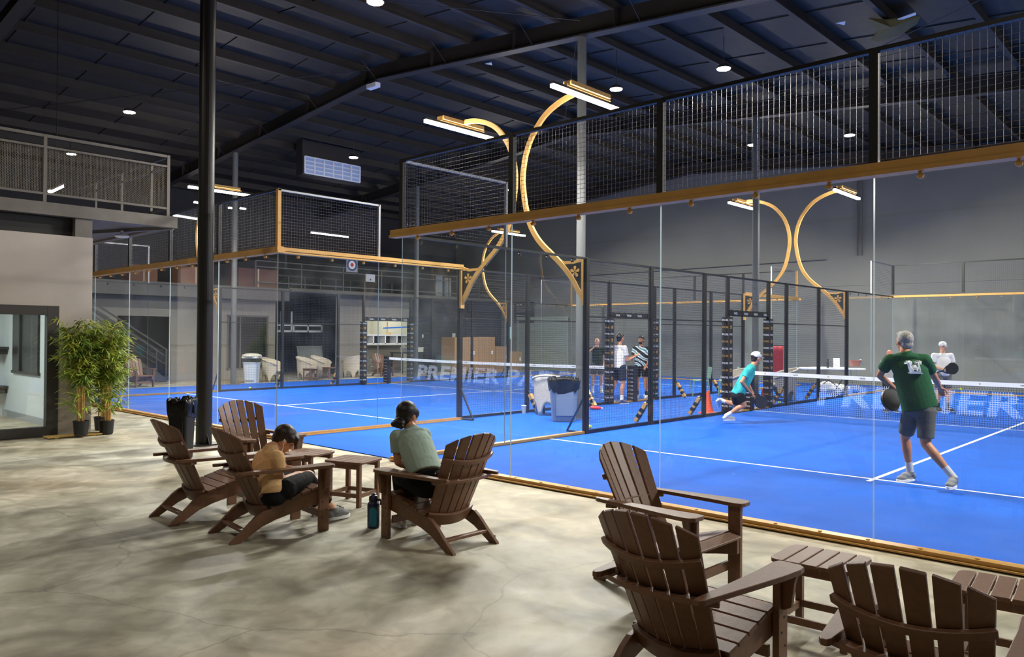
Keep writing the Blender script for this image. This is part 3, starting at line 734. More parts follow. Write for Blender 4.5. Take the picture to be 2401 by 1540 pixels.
def side_table(label, loc, rz, w=.46, d=.40, h=.44):
    t = thing('side_table', label, 'table', loc, rz, 'slatted brown side tables')
    n = 5
    for k in range(n):
        x0 = -w/2+k*w/n+.004; x1 = -w/2+(k+1)*w/n-.004; r = .05
        if k == 0: pts = [(x1, -d/2), (x1, d/2), (x0+r, d/2), (x0+r*.3, d/2-r*.3), (x0, d/2-r), (x0, -d/2+r), (x0+r*.3, -d/2+r*.3), (x0+r, -d/2)]
        elif k == n-1: pts = [(x0, d/2), (x0, -d/2), (x1-r, -d/2), (x1-r*.3, -d/2+r*.3), (x1, -d/2+r), (x1, d/2-r), (x1-r*.3, d/2-r*.3), (x1-r, d/2)]
        else: pts = [(x0, -d/2), (x1, -d/2), (x1, d/2), (x0, d/2)]
        b = MB(); b.prism(pts, Matrix.Translation((0, 0, h-.011)), .022); b.build('top_slat', M_lumber, t, bevel=.004)
    lx, ly = w/2-.055, d/2-.045
    for sx in (-1, 1):
        for sy in (-1, 1):
            b = MB(); b.box(sx*lx-.02, sx*lx+.02, sy*ly-.02, sy*ly+.02, 0, h-.022); b.build('leg', M_lumber, t, bevel=.003)
    for s in (-1, 1):
        b = MB(); b.bar((-lx, s*ly, h-.05), (lx, s*ly, h-.05), .02, .05); b.build('apron', M_lumber, t, bevel=.002)
        b = MB(); b.bar((-lx, s*ly, .11), (lx, s*ly, .11), .02, .04); b.build('stretcher', M_lumber, t, bevel=.002)
        b = MB(); b.bar((s*lx, -ly, .11), (s*lx, ly, .11), .02, .04); b.build('stretcher', M_lumber, t, bevel=.002)
    return t
st = side_table('slatted brown side table between the boy and the blue bottle', (1.72, -1.98, 0), .33, .46, .40)
dup(st, (1.0, -2.05, 0), .30, 'slatted brown side table behind the boy, touching the other table')
dup(st, (6.44, -2.19, 0), .05+PI/2*0, 'slatted brown side table between the two chairs seen from behind')
dup(st, (7.30, -2.06, 0), .1, 'slatted brown side table behind the closest chair, cut by the frame')
dup(st, (-16.3, 9.0, 0), .1, 'distant brown side table in front of the wicker armchairs, closer to the white bin')
dup(st, (-16.9, 10.2, 0), .1, 'distant brown side table in front of the wicker armchairs, closer to the counter')

# ================================================================== bins
M_bag = mat('bin_liner', (10, 10, 10), .33, 0, .2, bump=.8, bscale=14)
def bin_(label, loc, rz, col, w, d, h, liner=True, seed=1):
    t = thing('rubbish_bin', label, 'bin', loc, rz); rnd = random.Random(seed)
    b = MB()
    def ring(z, f, r=.25):
        pts = []
        for k in range(32):
            a = 2*PI*k/32; c, s = math.cos(a), math.sin(a); e = .35
            pts.append((math.copysign(abs(c)**e, c)*w/2*f, math.copysign(abs(s)**e, s)*d/2*f, z))
        return pts
    zs = [(0, .78), (.02, .80), (h*.5, .90), (h*.93, .985), (h*.94, 1.04), (h, 1.05), (h-.01, .97), (h*.6, .88)]
    vs = []; [vs.extend(ring(z, f)) for z, f in zs]
    fs = [tuple(reversed(range(32)))]
    for i in range(len(zs)-1):
        for k in range(32): fs.append((i*32+k, i*32+(k+1) % 32, (i+1)*32+(k+1) % 32, (i+1)*32+k))
    fs.append(tuple(range((len(zs)-1)*32, len(zs)*32)))
    b.add(vs, fs); b.build('body', col, t, smooth=False)
    for s in (-1, 1): pass
    b = MB(); b.box(-w*.3, w*.3, -d/2*.93-.012, -d/2*.93+.01, h*.15, h*.8); b.build('front_panel', col, t, bevel=.006)
    if liner:
        b = MB(); vs = []; N = 48
        prof = [(h*.80, .985, .02), (h*.9, 1.06, .03), (h*.97, 1.10, .02), (h+.02, 1.09, .02), (h+.035, 1.0, .03), (h-.0, .9, .02), (h*.85, .82, .04)]
        for z, f, j in prof:
            for k in range(N):
                a = 2*PI*k/N; c, s = math.cos(a), math.sin(a); e = .35; q = f+rnd.uniform(-j, j)*1.4
                dz = rnd.uniform(-j, j)*1.2 + (-.10*h*abs(math.sin(a*1.5+1)) if z < h*.85 and f > .95 else 0)
                vs.append((math.copysign(abs(c)**e, c)*w/2*q, math.copysign(abs(s)**e, s)*d/2*q, z+dz))
        fs = []
        for i in range(len(prof)-1):
            for k in range(N): fs.append((i*N+k, i*N+(k+1) % N, (i+1)*N+(k+1) % N, (i+1)*N+k))
        b.add(vs, fs)
        for k in range(7):   # knotted tufts of film
            a = rnd.uniform(0, 2*PI); c = (math.cos(a)*w*.5, math.sin(a)*d*.5, h+.02)
            b.ell(c, (rnd.uniform(.03, .06), rnd.uniform(.02, .04), rnd.uniform(.02, .045)), Euler((rnd.random()*3, rnd.random()*3, 0)).to_matrix())
        b.tube([(w*.5, 0, h-.02), (w*.56, .01, h-.06), (w*.54, .02, h-.13), (w*.58, .02, h-.17)], [.02, .014, .02, .006], 6)
        b.build('liner', M_bag, t, smooth=True)
    return t
bin_('slim black rubbish bin with glossy black liner beside the black column', (-2.2, -1.95, 0), .75, mat('bin_black', (16, 16, 15), .6, 0, .2), .27, .36, .76, seed=3)
bin_('grey rubbish bin with black liner in the blue aisle between the courts', (-1.52, 5.27, .012), .78, mat('bin_grey', (128, 142, 160), .5, 0, .4), .56, .50, .80, seed=8)
t = bin_('white rubbish bin with rounded lid on the far concrete', (-16.35, 6.75, 0), .75, mat('bin_white', (205, 214, 220), .5), .5, .5, .72, liner=False, seed=5)
b = MB(); b.box(-.27, .27, -.27, .27, .84, .90); b.lathe([(.33, .90), (.32, .96), (.2, 1.0), (.02, 1.01)], (0, 0, 0), 20); b.build('lid', mat('lid_cream', (222, 220, 204), .5), t, bevel=.02)
b = MB(); b.box(-.25, .25, -.25, .25, .71, .84); b.build('opening_collar', M_black, t)

# ================================================================== wicker armchairs
def wick(name, rgb): return mat(name, rgb, .75, 0, .25, noise=.22, scale=75, bump=.6, bscale=110)
M_wick = wick('wicker_cream', (214, 204, 186)); M_wick2 = wick('wicker_grey', (182, 176, 166))
def wicker(label, loc, rz, m=M_wick, group='barrel wicker armchairs'):
    """barrel back wrapping a seat, arched cut-outs at the foot"""
    t = thing('wicker_armchair', label, 'chair', loc, rz, group)
    b = MB(); N = 56; K = 8; th = .035; vs = []
    def top(a):      # a = angle from rear, 0..pi
        f = abs(a)/2.45; return .84-.26*f**1.6
    def foot(a):
        r = 0.
        for c in (0, -1.15, 1.15, -2.2, 2.2):
            q = abs(a-c)/.42
            if q < 1: r = max(r, .25*math.sqrt(1-q*q))
        return r
    A = [(-2.45+4.9*i/N) for i in range(N+1)]
    for off in (0, -th):
        for a in A:
            z0, z1 = foot(a), top(a)
            for k in range(K+1):
                z = z0+(z1-z0)*k/K; R = (.33+.05*z/.84+(.03 if k == K else 0))+off
                vs.append((math.sin(a)*R*1.02, -math.cos(a)*R*.98, z))
    fs = []; S = (N+1)*(K+1)
    for i in range(N):
        for k in range(K):
            a = i*(K+1)+k; c = a+K+1
            fs += [(a, c, c+1, a+1), (S+a, S+a+1, S+c+1, S+c)]
        a = i*(K+1); c = a+K+1; fs += [(a+K, c+K, S+c+K, S+a+K), (a, S+a, S+c, c)]
    for i in (0, N):
        for k in range(K): a = i*(K+1)+k; fs.append((a, a+1, S+a+1, S+a))
    b.add(vs, fs); b.build('shell', m, t, smooth=True)
    b = MB(); b.lathe([(.30, .36), (.335, .38), (.335, .42), (.30, .44)], (0, .02, 0), 28); b.build('seat', m, t)
    b = MB(); b.tube([(math.sin(a)*.385*1.02, -math.cos(a)*.385*.98, top(a)) for a in A], .026, 8); b.build('rim', m, t, smooth=True)
    for sx in (-1, 1):
        b = MB(); b.bar((sx*.24, .24, .36), (sx*.22, .22, 0), .04, .04); b.build('leg', M_black, t)
    return t
wk = wicker('cream wicker armchair in the aisle beside the grey bin', (-2.45, 6.0, .012), .45, M_wick)
dup(wk, (-16.75, 7.75, 0), -.9, 'cream wicker armchair on the far concrete next to the white bin')
dup(wk, (-17.0, 9.3, 0), -1.0, 'cream wicker armchair on the far concrete, with a brown table before it')
dup(wk, (-17.6, 10.3, 0), -1.1, 'cream wicker armchair on the far concrete, second one from the counter')
dup(wk, (-17.3, 11.5, 0), PI*.55, 'cream wicker armchair on the far concrete, closest to the counter')
wk2 = wicker('grey wicker armchair in the aisle behind the PADEL door pad', (-1.5, 12.35, .012), 2.6, M_wick2)
dup(wk2, (-.75, 13.5, .012), 2.3, 'grey wicker armchair in the aisle behind the near court mesh, beside the folding table')

# ================================================================== bamboo plants
M_leaf = mat('bamboo_leaf', (186, 192, 70), .5, 0, .4, second=(92, 130, 50), scale=5)
M_cane = mat('bamboo_cane', (206, 164, 92), .45, noise=.2, scale=8)
def bamboo(label, loc, rz, h, seed, spread=.27):
    rnd = random.Random(seed); t = thing('potted_bamboo', label, 'plant', loc, rz)
    b = MB(); b.lathe([(.085, 0), (.10, .02), (.115, .21), (.12, .215), (.12, .235), (.105, .235), (.10, .20), (.01, .20)], (0, 0, 0), 22); b.build('pot', M_pad, t)
    b2 = MB(); tips = []
    for k in range(9):
        a = rnd.uniform(0, 2*PI); r0 = rnd.uniform(.01, .065); hh = h*rnd.uniform(.72, .97); lean = rnd.uniform(.02, .13); a2 = a+rnd.uniform(-.6, .6)
        p = [Vector((math.cos(a)*r0+math.cos(a2)*lean*(q/8)**2, math.sin(a)*r0+math.sin(a2)*lean*(q/8)**2, .2+(hh-.2)*q/8)) for q in range(9)]
        b = MB(); b.tube(p, [.0115]*5+[.010, .008, .006, .003], 6)
        for q in range(1, 8): b.ell(p[q], (.0105, .0105, .004), sub=1)
        b.build('cane', M_cane, t)
        tips += [p[j].lerp(p[j+1], rnd.random()) for j in range(1, 8) for _ in range(4)]+[p[8]]*4
    for p in tips:
        zf = (p.z-.25)/(h-.25)
        if zf < .38 and rnd.random() < .72: continue
        a = rnd.uniform(0, 2*PI); L = spread*rnd.uniform(.4, 1.1); q = p+Vector((math.cos(a)*L, math.sin(a)*L, rnd.uniform(-.02, .20)))
        b2.wire(p, q, .0018, 1)
        for s in range(11):
            f = rnd.uniform(.25, 1.05); c = p.lerp(q, f); al = a+rnd.uniform(-1.7, 1.7); ln = rnd.uniform(.10, .19); w = rnd.uniform(.009, .016); dz = rnd.uniform(-.9, .45)
            d = Vector((math.cos(al), math.sin(al), dz)).normalized(); sd = d.cross(Vector((rnd.uniform(-.4, .4), rnd.uniform(-.4, .4), 1))).normalized()*w
            dn = Vector((0, 0, -.02)); up = sd.cross(d).normalized()*.0035
            b2.add([c, c+d*ln*.3+sd, c+d*ln*.3+up, c+d*ln*.3-sd, c+d*ln*.7+sd*.7+dn*.5, c+d*ln*.7+up+dn*.4, c+d*ln*.7-sd*.7+dn*.5, c+d*ln+dn], [(0, 1, 2), (0, 2, 3), (1, 4, 5, 2), (2, 5, 6, 3), (4, 7, 5), (5, 7, 6)], 0)
    o = b2.build('foliage', [M_leaf, M_cane], t)
    return t
bamboo('potted bamboo plant standing closest to the glazed office door', (-5.36, -2.16, .035), .3, 1.80, 11)
bamboo('potted bamboo plant, rear one, against the office wall corner', (-6.15, -1.58, 0), 1.3, 1.84, 23)
bamboo('potted bamboo plant standing farthest from the office door', (-5.52, -1.72, .0), 2.1, 1.76, 37, .30)
t = thing('wooden_plank_mat', 'varnished yellow slatted wooden board lying under the bamboo pots', 'board', (-5.55, -2.05, 0), 0)
b = MB()
for k in range(3): b.box(-.16+k*.085, -.08+k*.085, -.55, .25, .012, .034)
b.build('slats', mat('varnished_wood', (196, 158, 84), .4, noise=.2, scale=12), t)
b = MB(); b.box(-.15, .08, -.45, -.40, 0, .012); b.box(-.15, .08, .1, .15, 0, .012); b.build('battens', mat('varnished_wood', (196, 158, 84)), t)

# ================================================================== water bottle
t = thing('water_bottle', 'navy and turquoise water bottle with carry loop on the concrete', 'bottle', (2.66, -2.44, 0), .5)
M_navy = mat('bottle_navy', (18, 30, 66), .4); M_teal = mat('bottle_teal', (22, 120, 150), .45)
b = MB(); b.lathe([(.046, 0), (.052, .008), (.053, .19), (.05, .21), (.038, .225), (.034, .23)], (0, 0, 0), 32); b.build('body', M_navy, t, smooth=False)
b = MB(); vs = []; N = 16
th0 = 5.05
for k in range(N):
    a = 2*PI*k/N; u_ = math.copysign(abs(math.cos(a))**.6, math.cos(a))*.62; v_ = .10+math.copysign(abs(math.sin(a))**.6, math.sin(a))*.082
    vs.append((.0545*math.cos(th0+u_), .0545*math.sin(th0+u_), v_))
    vs.append((.050*math.cos(th0+u_), .050*math.sin(th0+u_), v_))
c0 = len(vs); rows = 7
fs = []
b = MB()
for i in range(rows):
    pass
NX, NZ = 12, 14
def pill(u, v):  # inside a rounded patch
    return True
for off in (.0542,):
    g = []
    for j in range(NZ+1):
        z = .018+.165*j/NZ; e = abs(2*j/NZ-1); hw = .62*(1-max(0, e-.6)**2/.16*.55)
        for i in range(NX+1):
            a = th0+hw*(2*i/NX-1); g.append((off*math.cos(a), off*math.sin(a), z))
    b.add(g, [(j*(NX+1)+i, j*(NX+1)+i+1, (j+1)*(NX+1)+i+1, (j+1)*(NX+1)+i) for j in range(NZ) for i in range(NX)])
b.build('grip_patch', M_teal, t, smooth=True)
b = MB(); b.lathe([(.036, .228), (.04, .235), (.04, .262), (.032, .278), (.02, .285)], (0, 0, 0), 24); b.ell((-.0, .012, .285), (.022, .026, .014)); b.build('lid', mat('lid_navy', (24, 30, 60), .35), t)
b = MB(); b.sweep([(.035, 0, .24), (.062, 0, .245), (.072, 0, .225), (.068, .0, .20)], .018, .006, up=Vector((0, 1, 0))); b.build('carry_loop', mat('lid_navy', (24, 30, 60)), t)

# ================================================================== aisle clutter
def cone_(label, loc):
    t = thing('traffic_cone', label, 'cone', loc)
    b = MB(); b.box(-.15, .15, -.15, .15, 0, .03); b.lathe([(.12, .03), (.11, .05), (.075, .22), (.03, .48), (.012, .5)], (0, 0, 0), 24); b.build('body', mat('cone_orange', (238, 84, 44), .5), t)
    b = MB(); b.lathe([(.076, .215), (.052, .335), (.05, .335)], (0, 0, 0), 24); b.build('collar', mat('cone_collar', (240, 100, 60), .4), t); return t
cone_('orange traffic cone in the aisle behind the running player', (-.30, 8.72, .012))
def ball(label, loc):
    t = thing('padel_ball', label, 'ball', loc); b = MB(); b.ell((0, 0, 0), .033, sub=3); b.build('felt', mat('ball_felt', (206, 226, 50), .9), t, smooth=True)
    b = MB(); b.tube([(.0335*math.cos(a)*math.cos(.5*math.sin(2*a)), .0335*math.sin(a)*math.cos(.5*math.sin(2*a)), .0335*math.sin(.5*math.sin(2*a))) for a in [2*PI*k/32 for k in range(33)]], .0016, 4); b.build('seam', M_white, t); return t
bl = ball('yellow padel ball on the turf at the foot of the close mesh post', (-.38, 4.62, .048))
p = px(2252, 912, 17.2); dup(bl, p, 0, 'yellow padel ball in flight in front of the white shirted player')
dup(bl, (-.30, 12.3, .046), 0, 'yellow padel ball on the aisle turf, beside the PADEL door pad')
dup(bl, (-.55, 13.2, .046), 0, 'yellow padel ball on the aisle turf, under the grey wicker armchair')
dup(bl, (-13.6, 5.2, .046), 0, 'tiny pale ball on the strip outside the second court side mesh')
# red banner on a stand
t = thing('banner_stand', 'dark red banner hanging from a black stand in the aisle', 'banner', (-1.28, 14.3, .012), .75)
b = MB(); b.bar((0, .02, 0), (0, .02, 1.45), .03, .03); b.box(-.18, .18, -.15, .15, 0, .03); b.bar((-.19, 0, 1.43), (.19, 0, 1.43), .03, .03); b.build('stand', M_black, t)
b = MB(); vs = []
for j in range(9):
    for i in range(9): vs.append((-.17+.34*i/8, -.025+.012*math.sin(i*1.7+j*.3), .22+1.2*j/8))
b.add(vs, [(j*9+i, j*9+i+1, (j+1)*9+i+1, (j+1)*9+i) for j in range(8) for i in range(8)]); o = b.build('cloth', mat('banner_red', (168, 26, 44), .7), t, smooth=True)
sm = o.modifiers.new('thick', 'SOLIDIFY'); sm.thickness = .004
b = MB(); b.bar((-.5, -.25, .02), (-.22, -.05, .75), .07, .02); b.build('side_strap', mat('banner_red', (168, 26, 44)), t)
# folding table with clutter
TX, TY = -.95, 16.8
t = thing('folding_table', 'white folding table in the aisle with papers and a bottle on it', 'table', (TX, TY+.6, .012), .6)
b = MB(); b.box(-.90, .90, -.32, .32, .70, .745); b.build('table_top', M_white, t, bevel=.01)
for s in (-1, 1):
    b = MB(); b.tube([(s*.62, -.3, .70), (s*.72, -.32, .0)], .013, 6); b.build('leg', M_chrome, t)
    b = MB(); b.tube([(s*.62, .3, .70), (s*.72, .32, .0)], .013, 6); b.build('leg', M_chrome, t)
    b = MB(); b.tube([(s*.66, -.31, .42), (s*.66, .31, .42)], .01, 6); b.tube([(s*.66, 0, .42), (s*.25, 0, .70)], .008, 6); b.build('brace', M_chrome, t)
Rt = Matrix.Rotation(.6, 4, 'Z'); tp = lambda x, y: Vector((TX, TY+.6, .757))+Rt @ Vector((x, y, 0))
t = thing('table_sign', 'white upright paper sign standing on the folding table', 'sign', tp(.12, -.1), .5)
b = MB(); b.prism([(-.09, 0), (.09, 0), (.09, .30), (-.09, .30)], basis((0, 0, 0), (1, 0, 0), (0, .12, 1)), .004); b.build('sheet', M_white, t)
b = MB()
for k in range(5): b.box(-.06, .06-.02*(k % 2), -.006+.012*0+.003*k*0-.0, -.003, .08+k*.04, .085+k*.04)
b.build('print', mat('print_grey', (120, 120, 125)), t); b = MB(); b.box(-.09, .09, -.02, .07, 0, .006); b.build('foot', M_white, t)
t = thing('drinks_bottle', 'black drinks bottle on the folding table', 'bottle', tp(-.12, -.05)); b = MB(); b.lathe([(.035, 0), (.036, .18), (.02, .21), (.02, .24)], (0, 0, 0), 14); b.build('body', M_pad, t); b = MB(); b.lathe([(.022, .24), (.022, .27)], (0, 0, 0), 12); b.build('cap', M_black, t)
t = thing('wire_basket', 'terracotta basket in a wire frame at the end of the folding table', 'basket', tp(.66, -.05), 0)
b = MB(); b.lathe([(.11, .06), (.19, .24), (.18, .24), (.10, .07)], (0, 0, 0), 20); b.build('bowl', mat('terracotta', (150, 74, 60), .7), t)
b = MB()
for s in (-1, 1): b.tube([(s*.2, 0, 0), (s*.22, 0, .25), (s*.14, 0, .27)], .006, 5)
b.tube([(-.2, 0, .005), (.2, 0, .005)], .005, 5); b.build('frame', M_chrome, t)
for k, (x, y) in enumerate(((-.55, -.05), (-.18, .14), (.25, .14))):
    t = thing('paper_stack', ['loose papers on the folding table end beside the banner', 'loose papers in the middle of the folding table', 'loose papers on the folding table near the basket'][k], 'paper', tp(x, y), .3*k)
    b = MB(); b.box(-.15, .15, -.1, .1, 0, .01); b.box(-.1, .18, -.08, .13, .01, .018); b.build('sheets', M_white, t)
# white kit bag
t = thing('kit_bag', 'white padded kit bag lying by the far post of the near court', 'bag', (-.62, 16.75, .012), .8)
b = MB(); b.ell((0, 0, .16), (.48, .2, .15), sub=3); b.ell((-.25, 0, .26), (.2, .17, .12), sub=3); b.build('body', mat('bag_white', (214, 216, 208), .7, bump=.4, bscale=8), t, voxel=.02, relax=3)
b = MB(); b.tube([(-.4, -.1, .3), (-.25, -.18, .42), (-.05, -.16, .28), (.1, -.2, .12)], .015, 6); b.build('strap', M_pad, t)
# green chairs outside the second court's far half
def cafe(label, loc, rz):
    t = thing('green_chair', label, 'chair', loc, rz, 'pale green chairs behind the second court')
    g = mat('sage_plastic', (140, 176, 150), .5)
    b = MB(); b.box(-.21, .21, -.2, .22, .42, .45); b.build('seat', g, t, bevel=.01)
    b = MB(); b.prism([(-.2, .5), (.2, .5), (.22, .82), (-.22, .82)], basis((0, -.2, 0), (1, 0, 0), (0, -.12, 1)), .02); b.build('backrest', g, t, bevel=.006)
    for sx in (-1, 1):
        for sy in (-1, 1): b = MB(); b.bar((sx*.2, sy*.19, .42 if sy > 0 else .55), (sx*.23, sy*.24, 0), .025, .025); b.build('leg', g, t)
    return t
gc = cafe('pale green chair in the aisle of the second court, nearer the grey column side', (-2.35, 12.55, .012), 2.3)
gc.location = px(1632, 905, 20.8)*1; gc.location.z = .012
p = px(1640, 900, 22.0); gc.location = (p.x, p.y, .012); gc['label'] = 'pale green chair behind the mesh, farther from the orange cone'
p = px(1705, 905, 22.0); dup(gc, (p.x, p.y, .012), 2.1, 'pale green chair behind the mesh, just behind the orange cone')
# red bag on the turf by the wicker armchair, cups
t = thing('sports_bottle', 'red drinks bottle lying on the turf behind the grey bin', 'bottle', (-2.53, 7.63, .05), .4); b = MB(); b.tube([(-.1, 0, 0), (.08, 0, 0), (.1, 0, 0), (.14, 0, 0)], [.04, .04, .03, .02], 14); b.build('body', mat('red_plastic', (226, 50, 66), .4), t); b = MB(); b.tube([(.14, 0, 0), (.17, 0, 0)], .018, 12); b.build('cap', M_white, t)
t = thing('paper_cup', 'grey paper cup on the turf at the foot of a mesh post', 'cup', (-3.0, 5.75, .012)); b = MB(); b.lathe([(.04, 0), (.055, .17), (.05, .17), (.036, .01)], (0, 0, 0), 16); b.build('cup', mat('cup_grey', (170, 180, 190)), t); b = MB(); b.lathe([(.057, .165), (.057, .178), (.03, .182)], (0, 0, 0), 16); b.build('lid', M_white, t)

# ================================================================== far west side
# staircase
t = thing('staircase', 'dark steel staircase with handrail rising to the mezzanine at the far wall', 'staircase', (-19.0, 4.9, 0)); W = dict(parent=t, world=True)
st_ = mat('stair_steel', (58, 58, 58), .5)
y0, z0, y1, z1 = 4.75, .0, -.2, 3.42
n = 18
for k in range(n):
    y = y0+(y1-y0)*(k+.5)/n; z = z1*(k+1)/n; b = MB(); b.box(-19.5, -18.75, y-.15, y+.13, z-.04, z); b.build('tread', st_, **W)
for xx in (-19.5, -18.72):
    b = MB(); b.bar((xx, y0+.1, 0.02), (xx, y1, z1), .03, .24); b.build('stringer', st_, **W)
    b = MB(); b.bar((xx, y0+.12, 1.12), (xx, y1, z1+1.0), .045, .05); b.bar((xx, y0+.12, .88), (xx, y1, z1+.76), .02, .03); b.bar((xx, y0+.12, .6), (xx, y1, z1+.5), .02, .03); b.build('handrail', st_, **W)
    for f in (0, .25, .5, .75, 1):
        yy = y0+.12+(y1-y0-.12)*f; zz = z1*f; b = MB(); b.bar((xx, yy, zz), (xx, yy, zz+1.1 if f else 1.12), .05, .05); b.build('post', st_, **W)
# mezzanine railing
t = thing('mezzanine_railing', 'grey railing along the far mezzanine above the counter', 'railing', (-18.8, 16, 3.46)); W = dict(parent=t, world=True)
for k in range(8):
    y = 8.2+k*1.95; b = MB(); b.box(-18.82, -18.78, y-.02, y+.02, 3.42, 4.42); b.build('post', M_steelgrey, **W)
for z in (4.42, 4.2, 3.62):
    b = MB(); b.box(-18.82, -18.78, 8.2, YN-.1, z-.02, z+.02); b.build('rail', M_steelgrey, **W)
t = thing('target_sign', 'round blue white and red target sign on the mezzanine railing', 'sign', (-18.768, 12.5, 4.55), 0)
b = MB(); b.box(-.01, .01, -.28, .28, -.3, .3); b.build('board', mat('board_grey', (150, 152, 155)), t)
for r, m, x in ((.25, mat('roundel_blue', (24, 50, 110), .5), .012), (.17, M_white, .014), (.08, mat('roundel_red', (200, 30, 40), .5), .016)):
    b = MB(); b.prism([(r*math.cos(2*PI*k/32), r*math.sin(2*PI*k/32)) for k in range(32)], basis((x, 0, 0), (0, 1, 0), (0, 0, 1)), .004); b.build('ring', m, t)
t = thing('notice_board', 'pale sheet fixed to the mezzanine railing next to the round target', 'sign', (-18.78, 13.45, 4.06)); b = MB(); b.box(0, .01, -.24, .24, -.16, .16); b.build('sheet', mat('sheet_pale', (196, 200, 202)), t); b = MB(); b.box(.01, .013, -.03, .03, -.1, -.03); b.build('mark', M_dark, t)
for k, (yy, lab) in enumerate(((17.6, 'taller grey panel standing behind the mezzanine railing'), (18.15, 'shorter grey panel standing behind the mezzanine railing'))):
    t = thing('stored_board', lab, 'board', (-19.1, yy, 3.46)); b = MB(); b.box(-.02, .02, -.2, .2, 0, 1.0-.1*k); b.build('sheet', mat('panel_grey', (140, 143, 146)), t); b = MB(); b.box(-.05, .05, -.18, .18, 0, .03); b.build('foot', M_steelgrey, t)
# steel truss stored on the mezzanine
t = thing('stored_truss', 'dark steel truss lying on the mezzanine behind the railing', 'truss', (-20, 11.5, 3.46)); W = dict(parent=t, world=True)
b = MB()
for k in range(12): y = 8.8+k*.75; b.bar((-20, y, 3.48), (-20, y, 4.0), .05, .05)
b.build('uprights', M_steelgrey, **W); b = MB(); b.bar((-20, 8.6, 4.02), (-20, 17.4, 4.0), .05, .05); b.bar((-20, 8.6, 3.5), (-20, 17.4, 3.5), .05, .05); b.build('chords', M_black, **W)
b = MB()
for k in range(11): y = 8.8+k*.75; b.bar((-20, y, 3.5), (-20, y+.75, 4.0), .02, .02)
b.build('diagonals', M_black, **W)
# cartons on the left mezzanine
for k, (yy, w, h, c) in enumerate(((4.2, .9, .55, (120, 84, 62)), (6.0, 1.1, .6, (134, 92, 66)), (8.4, 1.6, .7, (104, 70, 60)))):
    t = thing('carton', ['brown carton on the mezzanine above the staircase', 'brown carton on the mezzanine, middle one of three', 'long reddish carton on the mezzanine behind the glass corner'][k], 'box', (-19.3, yy, 3.42))
    b = MB(); b.box(-.35, .35, -w/2, w/2, 0, h); b.build('body', mat('carton_%s' % 'abc'[k], c, .8), t); b = MB(); b.box(-.352, .352, -.03, .03, .0, h+.002); b.build('tape', mat('tape', (170, 140, 100), .3), t)
# high lattice window box hanging under the roof
t = thing('lattice_window', 'high white lattice window glowing under the roof', 'window', (-15.0, 8.8, 7.5)); W = dict(parent=t, world=True)
def wz(u, v): 
    d = px(u, v, 1)-CAM; return CAM+d*((-15.0-CAM.x)/d.x)
a_, c_ = wz(715, 366), wz(843, 426)
ya, yb, za, zb = a_.y, c_.y, wz(715, 405).z, a_.z
b = MB(); b.box(-15.06, -15.02, ya, yb, za, zb); b.build('pane', mat('lit_pane', (150, 170, 205), .4, emit=.12), **W)
for k in range(7): y = ya+(yb-ya)*k/6; b = MB(); b.box(-15.02, -14.97, y-.028, y+.028, za, zb); b.build('mullion', M_white, **W)
for k in range(5): z = za+(zb-za)*k/4; b = MB(); b.box(-15.02, -14.98, ya, yb, z-.02, z+.02); b.build('glazing_bar', M_white, **W)
b = MB(); b.box(-15.45, -15.06, ya-.06, yb+.06, za-.06, roof(-15.4)); b.build('casing', M_ceil2, **W)
# hanging strip light far away
t = thing('strip_light', 'bright hanging tube light seen through the second court side mesh', 'light', (-25+4.2, 13.3, 6.05))
s0 = px(730, 545, 33.5); s1 = px(816, 556, 34.9); t.location = (s0+s1)/2; W = dict(parent=t, world=True)
b = MB(); b.bar(s0, s1, .07, .05); b.build('tube', mat('tube_lit', (255, 246, 250), emit=14.), **W); b = MB(); b.bar(s0+Vector((0, 0, .05)), s1+Vector((0, 0, .05)), .1, .03); b.build('housing', M_steelgrey, **W); b = MB(); m_ = (s0+s1)/2; b.wire(m_+Z3*.06, Vector((m_.x, m_.y, roof(m_.x)-.01)), .006); b.build('hanging_rod', M_black, **W)
for q, lab in (((440, 475), 'short bright tube light to the left of the black column'), ((535, 488), 'small bright tube light right of the black column, nearer it'), ((562, 489), 'small bright tube light right of the black column, farther from it')):
    pass
def tube_at(u0, v0, u1, v1, w, lab):
    a = px(u0, v0, w); c = px(u1, v1, w+(u1-u0)*.012); t = thing('strip_light', lab, 'light', (a+c)/2); W = dict(parent=t, world=True)
    b = MB(); b.bar(a, c, .07, .05); b.build('tube', mat('tube_lit', (255, 246, 250)), **W); b = MB(); b.bar(a+Z3*.05, c+Z3*.05, .09, .03); b.build('housing', M_steelgrey, **W)
    b = MB(); m_ = (a+c)/2; b.wire(m_+Z3*.06, Vector((m_.x, m_.y, roof(m_.x)-.01)), .006); b.build('hanging_rod', M_black, **W)
tube_at(398, 503, 478, 516, 27, 'bright tube light beyond the gallery corner, above the gold top beam')
tube_at(455, 474, 487, 478, 29, 'short bright tube light just left of the black column')
tube_at(536, 487, 552, 489, 30, 'small bright tube light seen through mesh right of the black column')
tube_at(563, 488, 576, 490, 30, 'smallest bright tube light, seen through mesh right of the black column')
tube_at(116, 450, 146, 436, 15, 'slanted bright tube light behind the gallery railing mesh')
